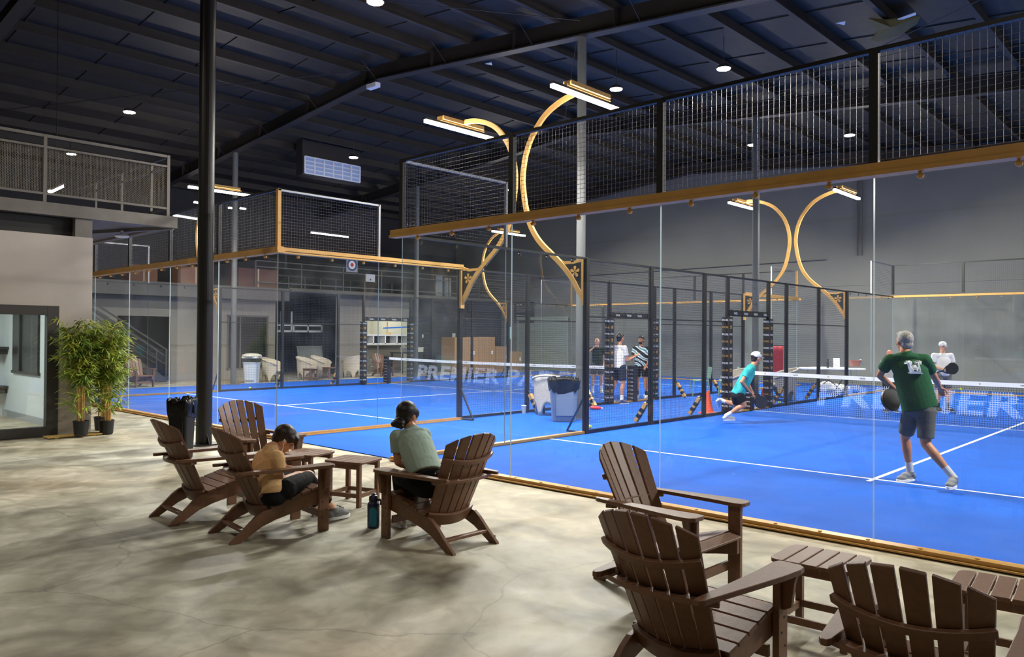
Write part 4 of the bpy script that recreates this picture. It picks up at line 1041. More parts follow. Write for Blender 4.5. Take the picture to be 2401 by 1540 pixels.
# kitchen counter and pass-through
t = thing('serving_counter', 'white serving hatch counter in the bright kitchen opening', 'counter', (XW-.3, 15, 0)); W = dict(parent=t, world=True)
b = MB(); b.box(XW-.6, XW-.05, 13.64, 16.28, 1.62, 1.68); b.build('counter_top', M_white, **W)
b = MB(); b.box(XW-.55, XW-.08, 13.64, 16.28, 1.22, 1.26); b.box(XW-.1, XW-.06, 13.64, 16.28, 1.26, 1.30)
for k in range(5): y = 13.66+k*.65; b.box(XW-.55, XW-.06, y-.03, y+.03, 1.22, 1.62)
b.build('cubby_frame', M_white, **W); b = MB(); b.box(XW-.57, XW-.55, 13.64, 16.28, 1.24, 1.62); b.build('cubby_shade', M_dark, **W)  # dark sheet puts the shade inside the cubbies into colour
b = MB(); b.box(XW-.5, XW-.4, 13.7, 16.2, .02, 1.2); b.build('base_panel', mat('counter_base', (96, 92, 80), .7), **W)
b = MB(); b.bar((XW-.15, 14.9, 1.96), (XW-.15, 16.28, 2.03), .02, .06); b.build('blue_tape', mat('tape_blue', (40, 120, 220)), **W)
b = MB(); b.bar((XW-.7, 15.55, 1.68), (XW-.7, 15.55, 2.25), .04, .04); b.build('yellow_strip', mat('yellow_strip', (226, 176, 60), .5), **W)
la = bpy.data.lights.new('kitchen_lamp', 'AREA'); la.energy = 62; la.size = 1.5; la.color = (1, .98, .9); lo = bpy.data.objects.new('kitchen_lamp', la); COL.objects.link(lo); lo.location = (-21.2, 15, 3.1)
t = thing('yellow_box', 'small yellow box on the kitchen hatch counter', 'box', (XW-.3, 15.35, 1.68)); b = MB(); b.box(-.05, .05, -.06, .06, 0, .09); b.build('body', mat('yellow_strip', (226, 176, 60)), t); b = MB(); b.box(-.03, .03, -.062, .062, .03, .06); b.build('band', M_white, t)
t = thing('dark_table', 'dark high table under the kitchen hatch', 'table', (-18.6, 15.4, 0)); b = MB(); b.box(-.4, .4, -.7, .7, .86, .92); b.build('table_top', M_black, t, bevel=.01)
for sx in (-1, 1):
    for sy in (-1, 1): b = MB(); b.box(sx*.35-.03, sx*.35+.03, sy*.62-.03, sy*.62+.03, 0, .86); b.build('leg', M_black, t)
t = thing('storage_box', 'pale storage box on the dark high table', 'box', (-18.6, 15.6, .92)); b = MB(); b.box(-.25, .25, -.45, .45, 0, .17); b.build('body', mat('box_pale', (206, 204, 190), .6), t); b = MB(); b.box(-.27, .27, -.47, .47, .17, .2); b.build('lid', M_white, t)
t = thing('bar_stool', 'chrome framed bar stool beside the kitchen hatch', 'stool', (-18.9, 13.75, 0), .8)
b = MB(); b.lathe([(.19, .66), (.2, .68), (.19, .7)], (0, 0, 0), 20); b.build('seat', M_black, t)
for k in range(4): a = PI/4+k*PI/2; b = MB(); b.tube([(math.cos(a)*.14, math.sin(a)*.14, .67), (math.cos(a)*.25, math.sin(a)*.25, 0)], .012, 6); b.build('leg', M_chrome, t)
b = MB(); b.tube([(-.2, .1, .68), (-.22, -.05, .95), (-.1, -.2, 1.0), (.1, -.2, 1.0), (.22, -.05, .95), (.2, .1, .68)], .012, 6); b.build('back_hoop', M_chrome, t)
b = MB(); b.tube([(.2*math.cos(2*PI*k/16), .2*math.sin(2*PI*k/16), .3) for k in range(17)], .009, 6); b.build('foot_ring', M_chrome, t)
# leaning board in the dark bay, a reflection built as pale hanging frames
t = thing('leaning_panel', 'grey corrugated panel leaning in the dark bay behind the wicker armchairs', 'panel', (-19.9, 11.4, 0))
b = MB()
for k in range(24): b.bar((0, -.6+k*.05, 0), (-.25, -.6+k*.05+.02, 1.15), .03, .04)
b.build('sheet', mat('panel_sage', (120, 128, 124), .5), t); b = MB(); b.bar((-.26, -.62, 1.16), (-.26, .62, 1.16), .04, .04); b.build('top_rail', M_steelgrey, t)
t = thing('reflected_frames', 'pale reflection in the dark storage bay, built as hanging frames', 'reflection', (-20.3, 10.9, 1.75)); W = dict(parent=t, world=True)
for y0_, y1_ in ((9.7, 10.65), (10.75, 12.1)):
    b = MB(); b.box(-20.35, -20.3, y0_, y1_, 1.75, 1.83); b.box(-20.35, -20.3, y0_, y1_, 2.0, 2.06)
    for y in (y0_, (y0_+y1_)/2, y1_): b.box(-20.35, -20.3, y-.03, y+.03, 1.75, 2.6 if y0_ < 10 else 2.06)
    b.build('frame', mat('reflection_pale', (176, 182, 182), .5), **W)
# notices
for k, (yy, zz, w, h, lab) in enumerate(((19.0, 1.62, .2, .28, 'white notice on the dark wall beside the kitchen, upper one'), (19.0, 1.33, .2, .18, 'red and white notice on the dark wall beside the kitchen, lower one'), (17.05, 1.62, .09, .14, 'small white switch plate on the dark wall next to the kitchen'))):
    t = thing('wall_notice', lab, 'sign', (XW+.02, yy, zz)); b = MB(); b.box(0, .012, -w/2, w/2, -h/2, h/2); b.build('sheet', M_white, t)
    b = MB()
    for j in range(3): b.box(.012, .0135, -w*.35, w*.35, -h*.3+j*h*.25, -h*.3+j*h*.25+h*.05+(.05 if k == 1 and j == 1 else 0))
    b.build('print', mat('notice_red', (170, 60, 60)) if k == 1 else mat('print_grey', (120, 120, 125)), t)
# brown cartons
M_cart = mat('carton_brown', (172, 134, 92), .85, noise=.05)
def carton(label, x, y, z, w, d, h):
    t = thing('cardboard_box', label, 'box', (x, y, z), 0, None); b = MB(); b.box(-w/2, w/2, -d/2, d/2, 0, h); b.build('body', M_cart, t, bevel=.006)
    b = MB(); b.box(-w/2-.002, w/2+.002, -.03, .03, .0, h+.003); b.build('tape', mat('tape', (170, 140, 100)), t)
    b = MB(); b.box(w/2, w/2+.004, d*.25, d*.25+.12, h*.5, h*.5+.16); b.build('label_sticker', M_white, t); return t
carton('tall cardboard box in the stack nearest the kitchen wall', -17.95, 17.9, 0, .9, 1.5, 1.58)
carton('tall cardboard box in the middle of the stack, long flat top', -17.95, 19.2, 0, .9, 1.05, 1.6)
carton('lower cardboard box at the end of the stack by the sign', -17.95, 20.25, 0, .9, .95, 1.15)
carton('lowest cardboard box at the end of the stack by the pale roller door reflection', -17.95, 21.2, 0, .9, .85, .9)
# rules board on the north wall
t = thing('rules_board', 'black board with white lines of tiny writing high on the far wall', 'sign', (-18.0, YN-.05, 2.85)); 
b = MB(); b.box(-.62, .72, -.03, .0, -.55, .5); b.build('board', mat('board_navy', (28, 31, 42), .6), t)
b = MB()
rw = random.Random(4)      # writing too small to read in the photo: word-long dashes on the same lines
for z, n_, h_ in ((.36, 2, .03), (.2, 4, .014), (.12, 5, .014), (.04, 4, .014), (-.16, 2, .026), (-.28, 4, .014), (-.36, 5, .014), (-.44, 3, .014)):
    xx_ = -.45
    for _ in range(n_):
        w_ = rw.uniform(.10, .2)*(1.4 if h_ > .02 else 1); b.box(xx_, xx_+w_, -.034, -.030, z-h_/2, z+h_/2); xx_ += w_+.035
b.build('writing', M_white, t)
t = thing('lit_screen', 'narrow pale upright lit panel on the far wall beneath the rules board', 'sign', (-18.9, YN-.05, 1.8)); b = MB(); b.box(-.09, .09, -.04, 0, -.3, .3); b.build('panel', mat('screen_pale', (190, 222, 228), emit=.6), t); b = MB(); b.box(-.1, .1, -.03, 0, -.31, .31); b.build('frame', M_black, t)
# floodlight on the ridge beam, torn liner scraps
t = thing('emergency_light', 'small white emergency light under the roof beam', 'light', (-8.3, 5.7, 8.12)); b = MB(); b.box(-.2, .2, -.08, .08, -.06, .06); b.build('housing', M_white, t, bevel=.01); b = MB(); b.box(-.12, .12, -.05, .05, .06, .14); b.build('bracket', M_black, t)
t = thing('torn_liner', 'torn olive ceiling liner hanging open above the near court mesh', 'insulation', (3.0, 10.2, 8)); W = dict(parent=t, world=True)
def rp(u, v, dz=.3):
    d = px(u, v, 1)-CAM; k = 14.; 
    for _ in range(12): p = CAM+d*k; k *= 1+( (roof(p.x)-dz-p.z)/ (d.z*k) )*.9
    return CAM+d*k
pts = [(2038, 44), (2075, 48), (2120, 44), (2158, 38), (2150, 56), (2118, 78), (2085, 90), (2055, 98), (2042, 94), (2058, 74), (2046, 60)]
c0_ = rp(2090, 64, .42); V = [rp(u, v, .30) for u, v in pts]
b = MB(); b.add([c0_]+V+[p+Vector((.0, .0, .02)) for p in V]+[c0_+Z3*.02], [(0, 1+i, 1+(i+1) % 11) for i in range(11)]+[(23, 12+(i+1) % 11, 12+i) for i in range(11)]+[(1+i, 12+i, 12+(i+1) % 11, 1+(i+1) % 11) for i in range(11)]); b.build('sheet', mat('liner_olive', (96, 86, 44), .9), **W)
q = [rp(2105, 46, .31), rp(2147, 31, .31), rp(2148, 35, .31), rp(2108, 49, .31)]
b = MB(); b.add(q+[p+Z3*.02 for p in q], [(0, 1, 2, 3), (7, 6, 5, 4), (0, 4, 5, 1), (1, 5, 6, 2), (2, 6, 7, 3), (3, 7, 4, 0)]); b.build('white_edge', M_white, **W)
for (u, v, lab) in ((1138, 150, 'white scrap of torn liner on the ceiling beam flank'), (1960, 55, 'tiny white scrap on the ceiling liner beside the torn sheet')):
    p = rp(u, v, .28); t = thing('liner_scrap', lab, 'scrap', p); b = MB(); b.add([(0, 0, 0), (.16, .05, .01), (.12, .12, -.03), (.03, .09, .02), (0, 0, .01), (.16, .05, .02), (.12, .12, -.02), (.03, .09, .03)], [(0, 1, 2, 3), (7, 6, 5, 4), (0, 4, 5, 1), (1, 5, 6, 2), (2, 6, 7, 3), (3, 7, 4, 0)]); b.build('sheet', M_white, t)
# ================================================================== people
def skin(name, rgb): return mat(name, rgb, .5, 0, .4, noise=.06, scale=30)
SK_light = skin('skin_light', (214, 160, 130)); SK_tan = skin('skin_tan', (186, 126, 92)); SK_mid = skin('skin_mid', (200, 142, 110)); SK_brown = skin('skin_brown', (150, 98, 70))
M_eye = mat('eye_white', (230, 228, 222), .3); M_pupil = mat('eye_dark', (24, 18, 16), .3); M_lip = mat('lip', (170, 90, 84), .5)
def cloth(name, rgb, **k): return mat(name, rgb, .85, 0, .2, bump=.55, bscale=9, **k)

def hand(mb, wr, fwd, nrm, side, curl=.5, s=1., thumb=.5):
    """palm, five unequal fingers, thumb off the side. wr wrist, fwd finger direction, nrm palm-side normal, side +1 thumb towards fwd x nrm"""
    f = fwd.normalized(); n = (nrm-f*nrm.dot(f)).normalized(); x = f.cross(n)*side
    R = Matrix((x, f, n)).transposed()
    mb.cap(wr-f*.01*s, .024*s, wr+f*.03*s, .026*s)
    mb.ell(wr+f*.055*s, (.042*s, .050*s, .017*s), R)
    for i, (o, L) in enumerate(((.031, .074), (.011, .083), (-.010, .077), (-.029, .060))):
        p = wr+f*(.094-.004*abs(i-1))*s+x*o*s; a = 0.; d = f; r = (.0098-.0006*i)*s
        for j, q in enumerate((.45, .32, .25)):
            a = curl*(.5, 1.3, 1.9)[j]
            d = (f*math.cos(a)+n*math.sin(a)+x*o*1.2).normalized(); e = p+d*L*q*s; mb.cap(p, r, e, r*.9); p = e; r *= .9
    p = wr+f*.032*s+x*.030*s; d = (x*.8+f*.7+n*.45*thumb).normalized(); e = p+d*.034*s; mb.cap(p, .014*s, e, .0115*s)
    d2 = (f*1.0+x*.35+n*(.5+curl*.4)).normalized(); g = e+d2*.030*s; mb.cap(e, .0115*s, g, .010*s); mb.cap(g, .010*s, g+(d2+n*.2).normalized()*.022*s, .008*s)

def figure(label, J, look, up, sk, shirt, shorts, shoe, sock=None, hair=None, cap=None, s=1., voxel=.009, hands=None, shirt_kind='tee', leg_cov=.86, hair_kind='short', eyes=True, beard=None, female=False, sitting=False, shirt_r=1., build=1., hem=None):
    g = (J['anL']+J['anR'])/2; base = Vector((J['pel'].x, J['pel'].y, 0))
    t = thing('person', label, 'person', base); W = dict(parent=t, world=True)
    f = look.normalized(); u = (up-f*up.dot(f)).normalized(); x = f.cross(u)
    HR = Matrix((x, f, u)).transposed(); c = J['head']
    hp = lambda a, b, d: c+x*a*s+f*b*s+u*d*s
    sx = (J['shR']-J['shL']).normalized(); k = s*build
    b = MB()
    # head with jaw, nose, brows, lips, ears
    b.ell(hp(0, -.012, .022), (.074*s, .094*s, .094*s), HR, 3); b.ell(hp(0, .022, -.035), (.056*s, .066*s, .072*s), HR, 3)
    b.ell(hp(0, .058, -.092), (.026*s, .024*s, .020*s), HR); b.cap(hp(0, .082, .012), .009*s, hp(0, .106, -.024), .012*s)
    for q in (-1, 1):
        b.ell(hp(q*.012, .094, -.030), .0095*s, HR); b.ell(hp(q*.036, .066, -.022), (.022*s, .018*s, .02*s), HR)
        b.cap(hp(q*.014, .079, .030), .010*s, hp(q*.050, .062, .030), .009*s); b.ell(hp(q*.077, -.004, -.010), (.010*s, .020*s, .032*s), HR)
    b.cap(hp(-.016, .082, -.060), .008*s, hp(.016, .082, -.060), .008*s)
    nk = J['neck']; b.cap(hp(0, -.015, -.06), .052*k, nk, .056*k)
    ch = J['chest']; pel = J['pel']; z = (nk-pel).normalized(); fr = z.cross(sx) if z.cross(sx).dot(z) < 2 else f
    TR = Matrix((sx, (z.cross(sx)).normalized(), z)).transposed()
    b.ell(nk-z*.05*k, (.12*k, .07*k, .05*k), TR); b.ell(ch, (.150*k, .100*k, .17*k), TR, 3); b.ell(pel, (.150*k, .105*k, .13*k), TR, 3); b.cone(ch, (.14*k, .095*k), pel, (.135*k, .095*k), xd=sx)
    for S in ('L', 'R'):
        sh, el, wr, hi, kn, an, to = (J[q+S] for q in ('sh', 'el', 'wr', 'hi', 'kn', 'an', 'to'))
        b.cap(nk-z*.05*k, .045*k, sh, .050*k); b.cap(sh, .050*k, sh.lerp(el, .45), .046*k); b.cap(sh.lerp(el, .45), .046*k, el, .036*k)
        m = el.lerp(wr, .28); b.cap(el, .036*k, m, .038*k); b.cap(m, .038*k, wr, .024*k)
        b.cap(hi, .083*k, hi.lerp(kn, .5), .074*k); b.cap(hi.lerp(kn, .5), .074*k, kn, .053*k)
        m = kn.lerp(an, .3)+(kn-an).normalized().cross(sx)*(-.012)*k; b.cap(kn, .052*k, m, .054*k); b.cap(m, .054*k, kn.lerp(an, .72), .038*k); b.cap(kn.lerp(an, .72), .038*k, an, .034*k)
        fd = (to-an); fd = fd.normalized(); b.cap(an, .034*k, an-Z3*.0+(to-an)*.35-Z3*.012, .022*k)
        h = (hands or {}).get(S, {}); d = h.get('dir', (wr-el)); n = h.get('n', Vector((0, 0, -1)))
        if abs(d.normalized().dot(n.normalized())) > .95: n = fr
        hand(b, wr, d, n, h.get('side', 1 if S == 'L' else -1), h.get('curl', .5), k, h.get('thumb', .5))
    b.build('body', sk, voxel=voxel, relax=2, **W)
    # clothes
    b = MB(); q = shirt_r
    if shirt:
        b.ell(ch, (.168*k*q, .118*k*q, .17*k), TR, 3); b.ell(nk-z*.045*k, (.135*k*q, .085*k, .048*k), TR)
        lo = pel-z*.05*k if not sitting else pel-z*.07*k
        if hem is not None: lo = pel+z*hem*k
        wl = .150 if female else .165
        b.cone(ch-z*.02*k, (.166*k*q, .118*k*q), lo, (wl*k*q*1.04, .128*k*q), 24, xd=sx); b.ell(pel+z*(.08 if not sitting else .03 if hem is None else hem+.11)*k, (wl*k*q*(1.06 if hem is None else 1.), (.120 if not sitting or hem is not None else .138)*k*q, .11*k), TR, 3)
        b.cone(nk-z*.04*k, .078*k, nk+z*.012*k, .066*k)
        sl = .62
        for S in ('L', 'R'):
            sh, el = J['sh'+S], J['el'+S]; b.cap(nk-z*.06*k, .055*k, sh, .064*k); b.ell(sh, .067*k)
            b.cone(sh, .064*k*q, sh.lerp(el, sl), .060*k*q, 18)
        sm = b.build('shirt', shirt, voxel=voxel, relax=2, **W)
    b = MB()
    b.ell(pel-z*.01*k, (.168*k, .124*k, .115*k), TR, 3); b.ell(pel-z*.07*k, (.165*k, .125*k, .10*k), TR, 3)
    for S in ('L', 'R'):
        hi, kn, an = J['hi'+S], J['kn'+S], J['an'+S]; b.ell(hi, .104*k)
        if leg_cov <= 1.: b.cone(hi, .104*k, hi.lerp(kn, leg_cov), .086*k, 20)
        else:
            b.cap(hi, .100*k, hi.lerp(kn, .5), .086*k); b.cap(hi.lerp(kn, .5), .086*k, kn, .066*k); b.cone(kn, .065*k, kn.lerp(an, leg_cov-1), .048*k, 18)
    b.build('trousers' if leg_cov > 1 else 'shorts', shorts, voxel=voxel, relax=2, **W)
    for S in ('L', 'R'):
        an, to, kn = J['an'+S], J['to'+S], J['kn'+S]; fd = (to-an); up_ = (kn-an).normalized(); gz = J.get('sole'+S, Vector((0, 0, 1)))
        hd = fd-gz*fd.dot(gz); hd.normalize(); sdv = hd.cross(gz)
        heel = an-hd*.045*k-gz*.055*k; toe = an+hd*.185*k-gz*.062*k
        FR = Matrix((sdv, hd, gz)).transposed()
        b = MB(); b.ell(heel+gz*.01*k, (.036*k, .040*k, .040*k), FR); b.cone(an+gz*.015*k, .044*k, an-gz*.03*k, .046*k); b.ell(an+hd*.055*k-gz*.032*k, (.042*k, .085*k, .040*k), FR, 3); b.ell(toe-hd*.06*k+gz*.004*k, (.048*k, .070*k, .032*k), FR, 3)
        b.ell(heel.lerp(toe, .5)-gz*.012*k, (.042*k, .12*k, .018*k), FR, 3)
        o = b.build('shoe', shoe[0], voxel=min(voxel, .008), relax=2, **W)
        b = MB(); pts = [(.045*k*math.cos(2*PI*j/20)*(1.05 if math.sin(2*PI*j/20) > 0 else .85), .138*k*math.sin(2*PI*j/20)) for j in range(20)]
        M = Matrix.Translation(heel.lerp(toe, .5)-gz*.030*k) @ FR.to_4x4(); b.prism(pts, M, .034*k)
        sl = b.build('sole', shoe[1], world=False); sl.data.transform(Matrix.LocRotScale(t.location, t.rotation_euler, None).inverted()); sl.parent = o; sl.modifiers.new('bv', 'BEVEL').width = .004
        if len(shoe) > 2:
            b = MB()
            for j in range(4): p = an+hd*(.045+.022*j)*k+gz*(.024-.010*j)*k; b.tube([p-sdv*.022*k, p+gz*.006*k, p+sdv*.022*k], .0035*k, 5)
            sl = b.build('laces', shoe[2], world=False); sl.data.transform(Matrix.LocRotScale(t.location, t.rotation_euler, None).inverted()); sl.parent = o
        if sock:
            b = MB(); b.cone(an.lerp(kn, .30), .041*k, an-up_*.02*k, .040*k, 16); b.build('sock', sock, bevel=.003, smooth=False, **W)
    if hair:
        b = MB()
        if hair_kind == 'short':
            b.ell(hp(0, -.024, .034), (.082*s, .094*s, .094*s), HR, 3); b.ell(hp(0, -.055, -.03), (.066*s, .052*s, .055*s), HR, 3); b.ell(hp(0, .03, .085), (.066*s, .06*s, .035*s), HR, 3)
        elif hair_kind == 'mop':
            b.ell(hp(0, -.024, .042), (.087*s, .100*s, .092*s), HR, 3); b.ell(hp(0, -.062, -.015), (.074*s, .046*s, .06*s), HR, 3); b.ell(hp(0, .055, .062), (.072*s, .055*s, .045*s), HR, 3)
            for q in (-1, 1): b.ell(hp(q*.068, .02, .045), (.02*s, .045*s, .035*s), HR)
            for i in range(8): b.cap(hp(-.06+.017*i, .075, .075), .018*s, hp(-.065+.018*i, .100, .030-.006*(i % 3)), .008*s)
        elif hair_kind == 'bun':
            b.ell(hp(0, -.018, .034), (.084*s, .098*s, .092*s), HR, 3); b.ell(hp(0, -.055, -.02), (.072*s, .055*s, .062*s), HR, 3)
            b.ell(hp(.0, -.105, -.062), (.060*s, .046*s, .046*s), HR, 3); b.ell(hp(-.02, -.135, -.070), (.036*s, .03*s, .028*s), HR); b.ell(hp(.035, -.115, -.085), (.03*s, .026*s, .024*s), HR)
            for q in (-1, 1): b.ell(hp(q*.072, .02, .02), (.014*s, .045*s, .045*s), HR)
        b.build('hair', hair, voxel=min(voxel, .007), relax=1, **W)
    if cap:
        b = MB(); b.ell(hp(0, -.012, .055), (.086*s, .104*s, .075*s), HR, 3); b.cone(hp(0, -.012, .02), (.087*s, .104*s), hp(0, -.012, .06), (.087*s, .104*s), xd=x)
        pts = [(.066*math.cos(a)*s, (.085+.075*math.sin(a))*s) for a in [PI*j/12 for j in range(13)]]+[(-.05*s, .06*s), (.05*s, .06*s)]
        hc = b.build('cap', cap, voxel=min(voxel, .008), relax=1, **W)
        b = MB(); R2 = Matrix((x, (f-u*.18).normalized(), (u+f*.18).normalized())).transposed(); b.prism(pts, Matrix.Translation(hp(0, -.004, .032)) @ R2.to_4x4(), .008*s); b.build('cap_brim', cap, **W)
    if beard:
        b = MB(); b.ell(hp(0, .045, -.075), (.052*s, .05*s, .042*s), HR, 3); b.build('beard', beard, voxel=.008, relax=1, **W)
    if eyes:
        for q in (-1, 1):
            b = MB(); b.ell(hp(q*.030, .0795, .008), (.013*s, .006*s, .007*s), HR, mi=0); b.ell(hp(q*.030, .0845, .008), (.0055*s, .003*s, .0055*s), HR, mi=1)
            b.build('eye', [M_eye, M_pupil], **W)
            b = MB(); b.cap(hp(q*.016, .087, .030), .004*s, hp(q*.046, .076, .031), .003*s); b.build('eyebrow', hair or M_pupil, **W)
        b = MB(); b.cap(hp(-.019, .088, -.059), .0045*s, hp(.019, .088, -.059), .0045*s); b.build('mouth', M_lip, **W)
    return t

def racket(label, c, axis, nrm, face, edge, s=1.):
    """teardrop padel racket, c = centre of the head, axis points from grip to head"""
    t = thing('padel_racket', label, 'racket', c); a = axis.normalized(); n = (nrm-a*nrm.dot(a)).normalized(); x = a.cross(n)
    M = Matrix(((x.x, a.x, n.x, 0), (x.y, a.y, n.y, 0), (x.z, a.z, n.z, 0), (0, 0, 0, 1)))
    out = [(.128*s*math.cos(q)*(1-.12*max(0, -math.sin(q))), .135*s*math.sin(q)) for q in [2*PI*j/40 for j in range(40)]]
    b = MB(); b.prism(out, M, .036*s); b.build('rim', edge, t, bevel=.005)
    inn = [(p[0]*.90, p[1]*.90) for p in out]
    b = MB(); b.prism(inn, M, .039*s)
    fo = b.build('face', face, t)
    b = MB()
    for i in range(-3, 4):
        for j in range(-3, 4):
            if i*i+j*j <= 10:
                for z in (-.0201, .0201): b.prism([(.0055*math.cos(q)+i*.026*s, .0055*math.sin(q)+j*.026*s+.01) for q in [2*PI*k/8 for k in range(8)]], M @ Matrix.Translation((0, 0, z*s)), .0006)
    b.build('holes', M_screw, fo)
    b = MB()
    for q in (-1, 1): b.sweep([M @ Vector((q*.085*s, -.10*s, 0)), M @ Vector((q*.04*s, -.165*s, 0)), M @ Vector((q*.012*s, -.205*s, 0))], .02*s, .03*s, up=n)
    b.build('throat', edge, t)
    b = MB(); b.tube([M @ Vector((0, -.19*s, 0)), M @ Vector((0, -.32*s, 0)), M @ Vector((0, -.325*s, 0))], [.016*s, .016*s, .019*s], 12); b.build('grip', M_pad, t)
    return t

H_dark = mat('hair_dark', (24, 17, 14), .42, bump=.18, bscale=90); H_grey = mat('hair_grey', (150, 146, 140), .7, noise=.35, scale=45, bump=.25, bscale=90); H_brown = mat('hair_brown', (44, 30, 24), .42, bump=.18, bscale=90)
Zv = Vector((0, 0, 1))

# --- boy bent over in his chair
w = 6.55
J = dict(head=px(667, 1031, 6.74), neck=px(634, 1050, 6.64), chest=px(625, 1092, 6.60), pel=px(640, 1143, 6.50),
         shL=px(636, 1061, 6.84), shR=px(650, 1072, 6.46), elR=px(655, 1130, 6.46), wrR=px(693, 1112, 6.72), elL=px(668, 1098, 6.98), wrL=px(705, 1103, 6.92),
         hiL=px(646, 1140, 6.66), hiR=px(668, 1147, 6.47), knL=px(722, 1108, 7.02), knR=px(722, 1120, 6.84), anL=px(742, 1203, 7.20), anR=px(782, 1193, 7.0), toL=px(757, 1214, 7.3), toR=px(812, 1206, 7.12))
look = (px(697, 1048, 6.80)-J['head']); 
figure('boy in a tan shirt bent over in the adirondack chair, wired earphone in his ear', J, (RT*.72-UP*.62+FW*.30), (RT*.55+UP*.8+FW*.1), SK_light, cloth('shirt_tan', (230, 188, 136)), cloth('trousers_black', (20, 20, 23)),
       (mat('shoe_grey', (112, 112, 114), .7), mat('sole_white', (226, 226, 228), .5), M_pad), None, H_brown, s=.99, voxel=.007, leg_cov=1.78, hair_kind='mop', sitting=True, build=.93,
       hands={'L': dict(curl=.8), 'R': dict(curl=.7)}, shirt_r=1.08)
t = thing('earphones', 'thin white earphone wire hanging from the boy ear', 'earphones', px(667, 1033, 6.62)); W = dict(parent=t, world=True)
b = MB(); b.tube([px(667, 1034, 6.62), px(664, 1046, 6.60), px(661, 1060, 6.56), px(664, 1078, 6.50), px(668, 1096, 6.52)], .0022, 6); b.build('cord', M_white, **W)
b = MB(); b.ell(px(667, 1032, 6.62), (.007, .007, .010)); b.build('ear_bud', M_white, **W)

# --- woman in sage shirt
J = dict(head=px(956, 973, 6.62), neck=px(966, 1006, 6.56), chest=px(975, 1043, 6.50), pel=px(1003, 1124, 6.30),
         shL=px(930, 1023, 6.50), shR=px(995, 1019, 6.64), elL=px(933, 1083, 6.50), wrL=px(962, 1096, 6.62), elR=px(985, 1078, 6.86), wrR=px(960, 1098, 6.80),
         hiL=px(985, 1137, 6.26), hiR=px(1012, 1130, 6.42), knL=px(935, 1118, 6.62), knR=px(955, 1112, 6.86), anL=px(941, 1214, 6.80), anR=px(966, 1212, 6.92), toL=px(920, 1226, 6.92), toR=px(948, 1222, 7.06))
figure('woman with a dark hair bun in a sage shirt, sitting with her back to us', J, (RT*.55+FW*.80-UP*.04), (UP+RT*.05), SK_mid, cloth('shirt_sage', (158, 178, 166)), cloth('leggings_black', (18, 18, 20)),
       (mat('shoe_pale', (196, 194, 190), .7), M_white), M_white, H_dark, s=1.0, voxel=.007, leg_cov=1.8, hair_kind='bun', sitting=True, female=True, build=.90, eyes=False, shirt_r=1.04, hem=.05, hands={'L': dict(curl=.9), 'R': dict(curl=.9)})
t = thing('waistband_tag', 'small pale round tag on the back of the woman black leggings', 'tag', px(1021, 1110, 6.13)); b = MB(); b.ell((0, 0, 0), .006); b.build('disc', M_white, t)

# --- player in dark green
J = dict(head=px(2120, 801, 8.88), neck=px(2122, 826, 8.84), chest=px(2133, 868, 8.84), pel=px(2155, 948, 8.80),
         shL=px(2086, 843, 8.92), shR=px(2168, 843, 8.78), elL=px(2062, 880, 9.06), wrL=px(2100, 912, 9.22), elR=px(2192, 885, 8.92), wrR=px(2203, 908, 9.10),
         hiL=px(2140, 958, 8.86), hiR=px(2172, 962, 8.74), knL=px(2122, 1024, 9.06), knR=px(2170, 1040, 8.72), anL=px(2134, 1107, 9.10), anR=px(2236, 1120, 8.50), toL=px(2100, 1122, 9.02), toR=px(2216, 1146, 8.30))
g1 = figure('grey haired player in a dark green tee shirt seen from behind, mid stride', J, (FW*.95-RT*.15), UP, SK_tan, cloth('shirt_green', (30, 82, 52)), cloth('shorts_grey', (88, 90, 88)),
       (mat('shoe_mid', (120, 124, 128), .7, noise=.2, scale=20), M_white), mat('sock_grey', (196, 198, 200), .9), H_grey, s=1.0, voxel=.008, leg_cov=.84, build=1.0, eyes=False, shirt_r=1.10, hands={'L': dict(curl=1.1), 'R': dict(curl=.7)})
t = racket('dark round racket in the left hand of the green shirted player', px(2088, 937, 9.12), (px(2088, 937, 9.12)-px(2112, 905, 9.26)), -FW, mat('racket_dark', (58, 58, 62), .4), mat('racket_black', (34, 34, 36), .4), 1.05)
# white palm emblem on the back of the shirt
b = MB(); bk = lambda u, v: px(u, v, 8.664+(u-2145)*-.0006+abs(v-868)*.0009)
def quad(pts):
    n = len(pts); P = [bk(*p) for p in pts]; b.add(P+[p+FW*.05 for p in P], [tuple(range(n)), tuple(reversed(range(n, 2*n)))]+[(i, n+i, n+(i+1) % n, (i+1) % n) for i in range(n)])
quad([(2134, 861), (2139, 858), (2141, 871), (2138, 873)]); quad([(2154, 858), (2158, 860), (2160, 872), (2157, 874)])
quad([(2134, 873), (2140, 870), (2158, 871), (2164, 875), (2163, 873.5), (2165, 877), (2135, 876)])
quad([(2137, 862), (2139, 860), (2144, 869), (2141, 870)]); quad([(2152, 860), (2155, 861), (2152, 870), (2149, 869)])
for (cx, cy) in ((2132, 850), (2154, 849)):
    for a in (200, 240, 290, 330, 20, 160): quad([(cx, cy), (cx+8*math.cos(math.radians(a)), cy+5*math.sin(math.radians(a))), (cx+7*math.cos(math.radians(a+16)), cy+3+4*math.sin(math.radians(a+16)))])
quad([(2131, 850), (2134, 850), (2138, 861), (2135, 862)]); quad([(2152, 849), (2155, 849), (2157, 860), (2154, 860)]); quad([(2139, 864), (2154, 864), (2152, 866), (2141, 866)]); quad([(2143, 855), (2148, 855), (2151, 862), (2141, 862)])
b.build('shirt_print', mat('print_white', (232, 236, 232), .8), parent=g1, world=True)

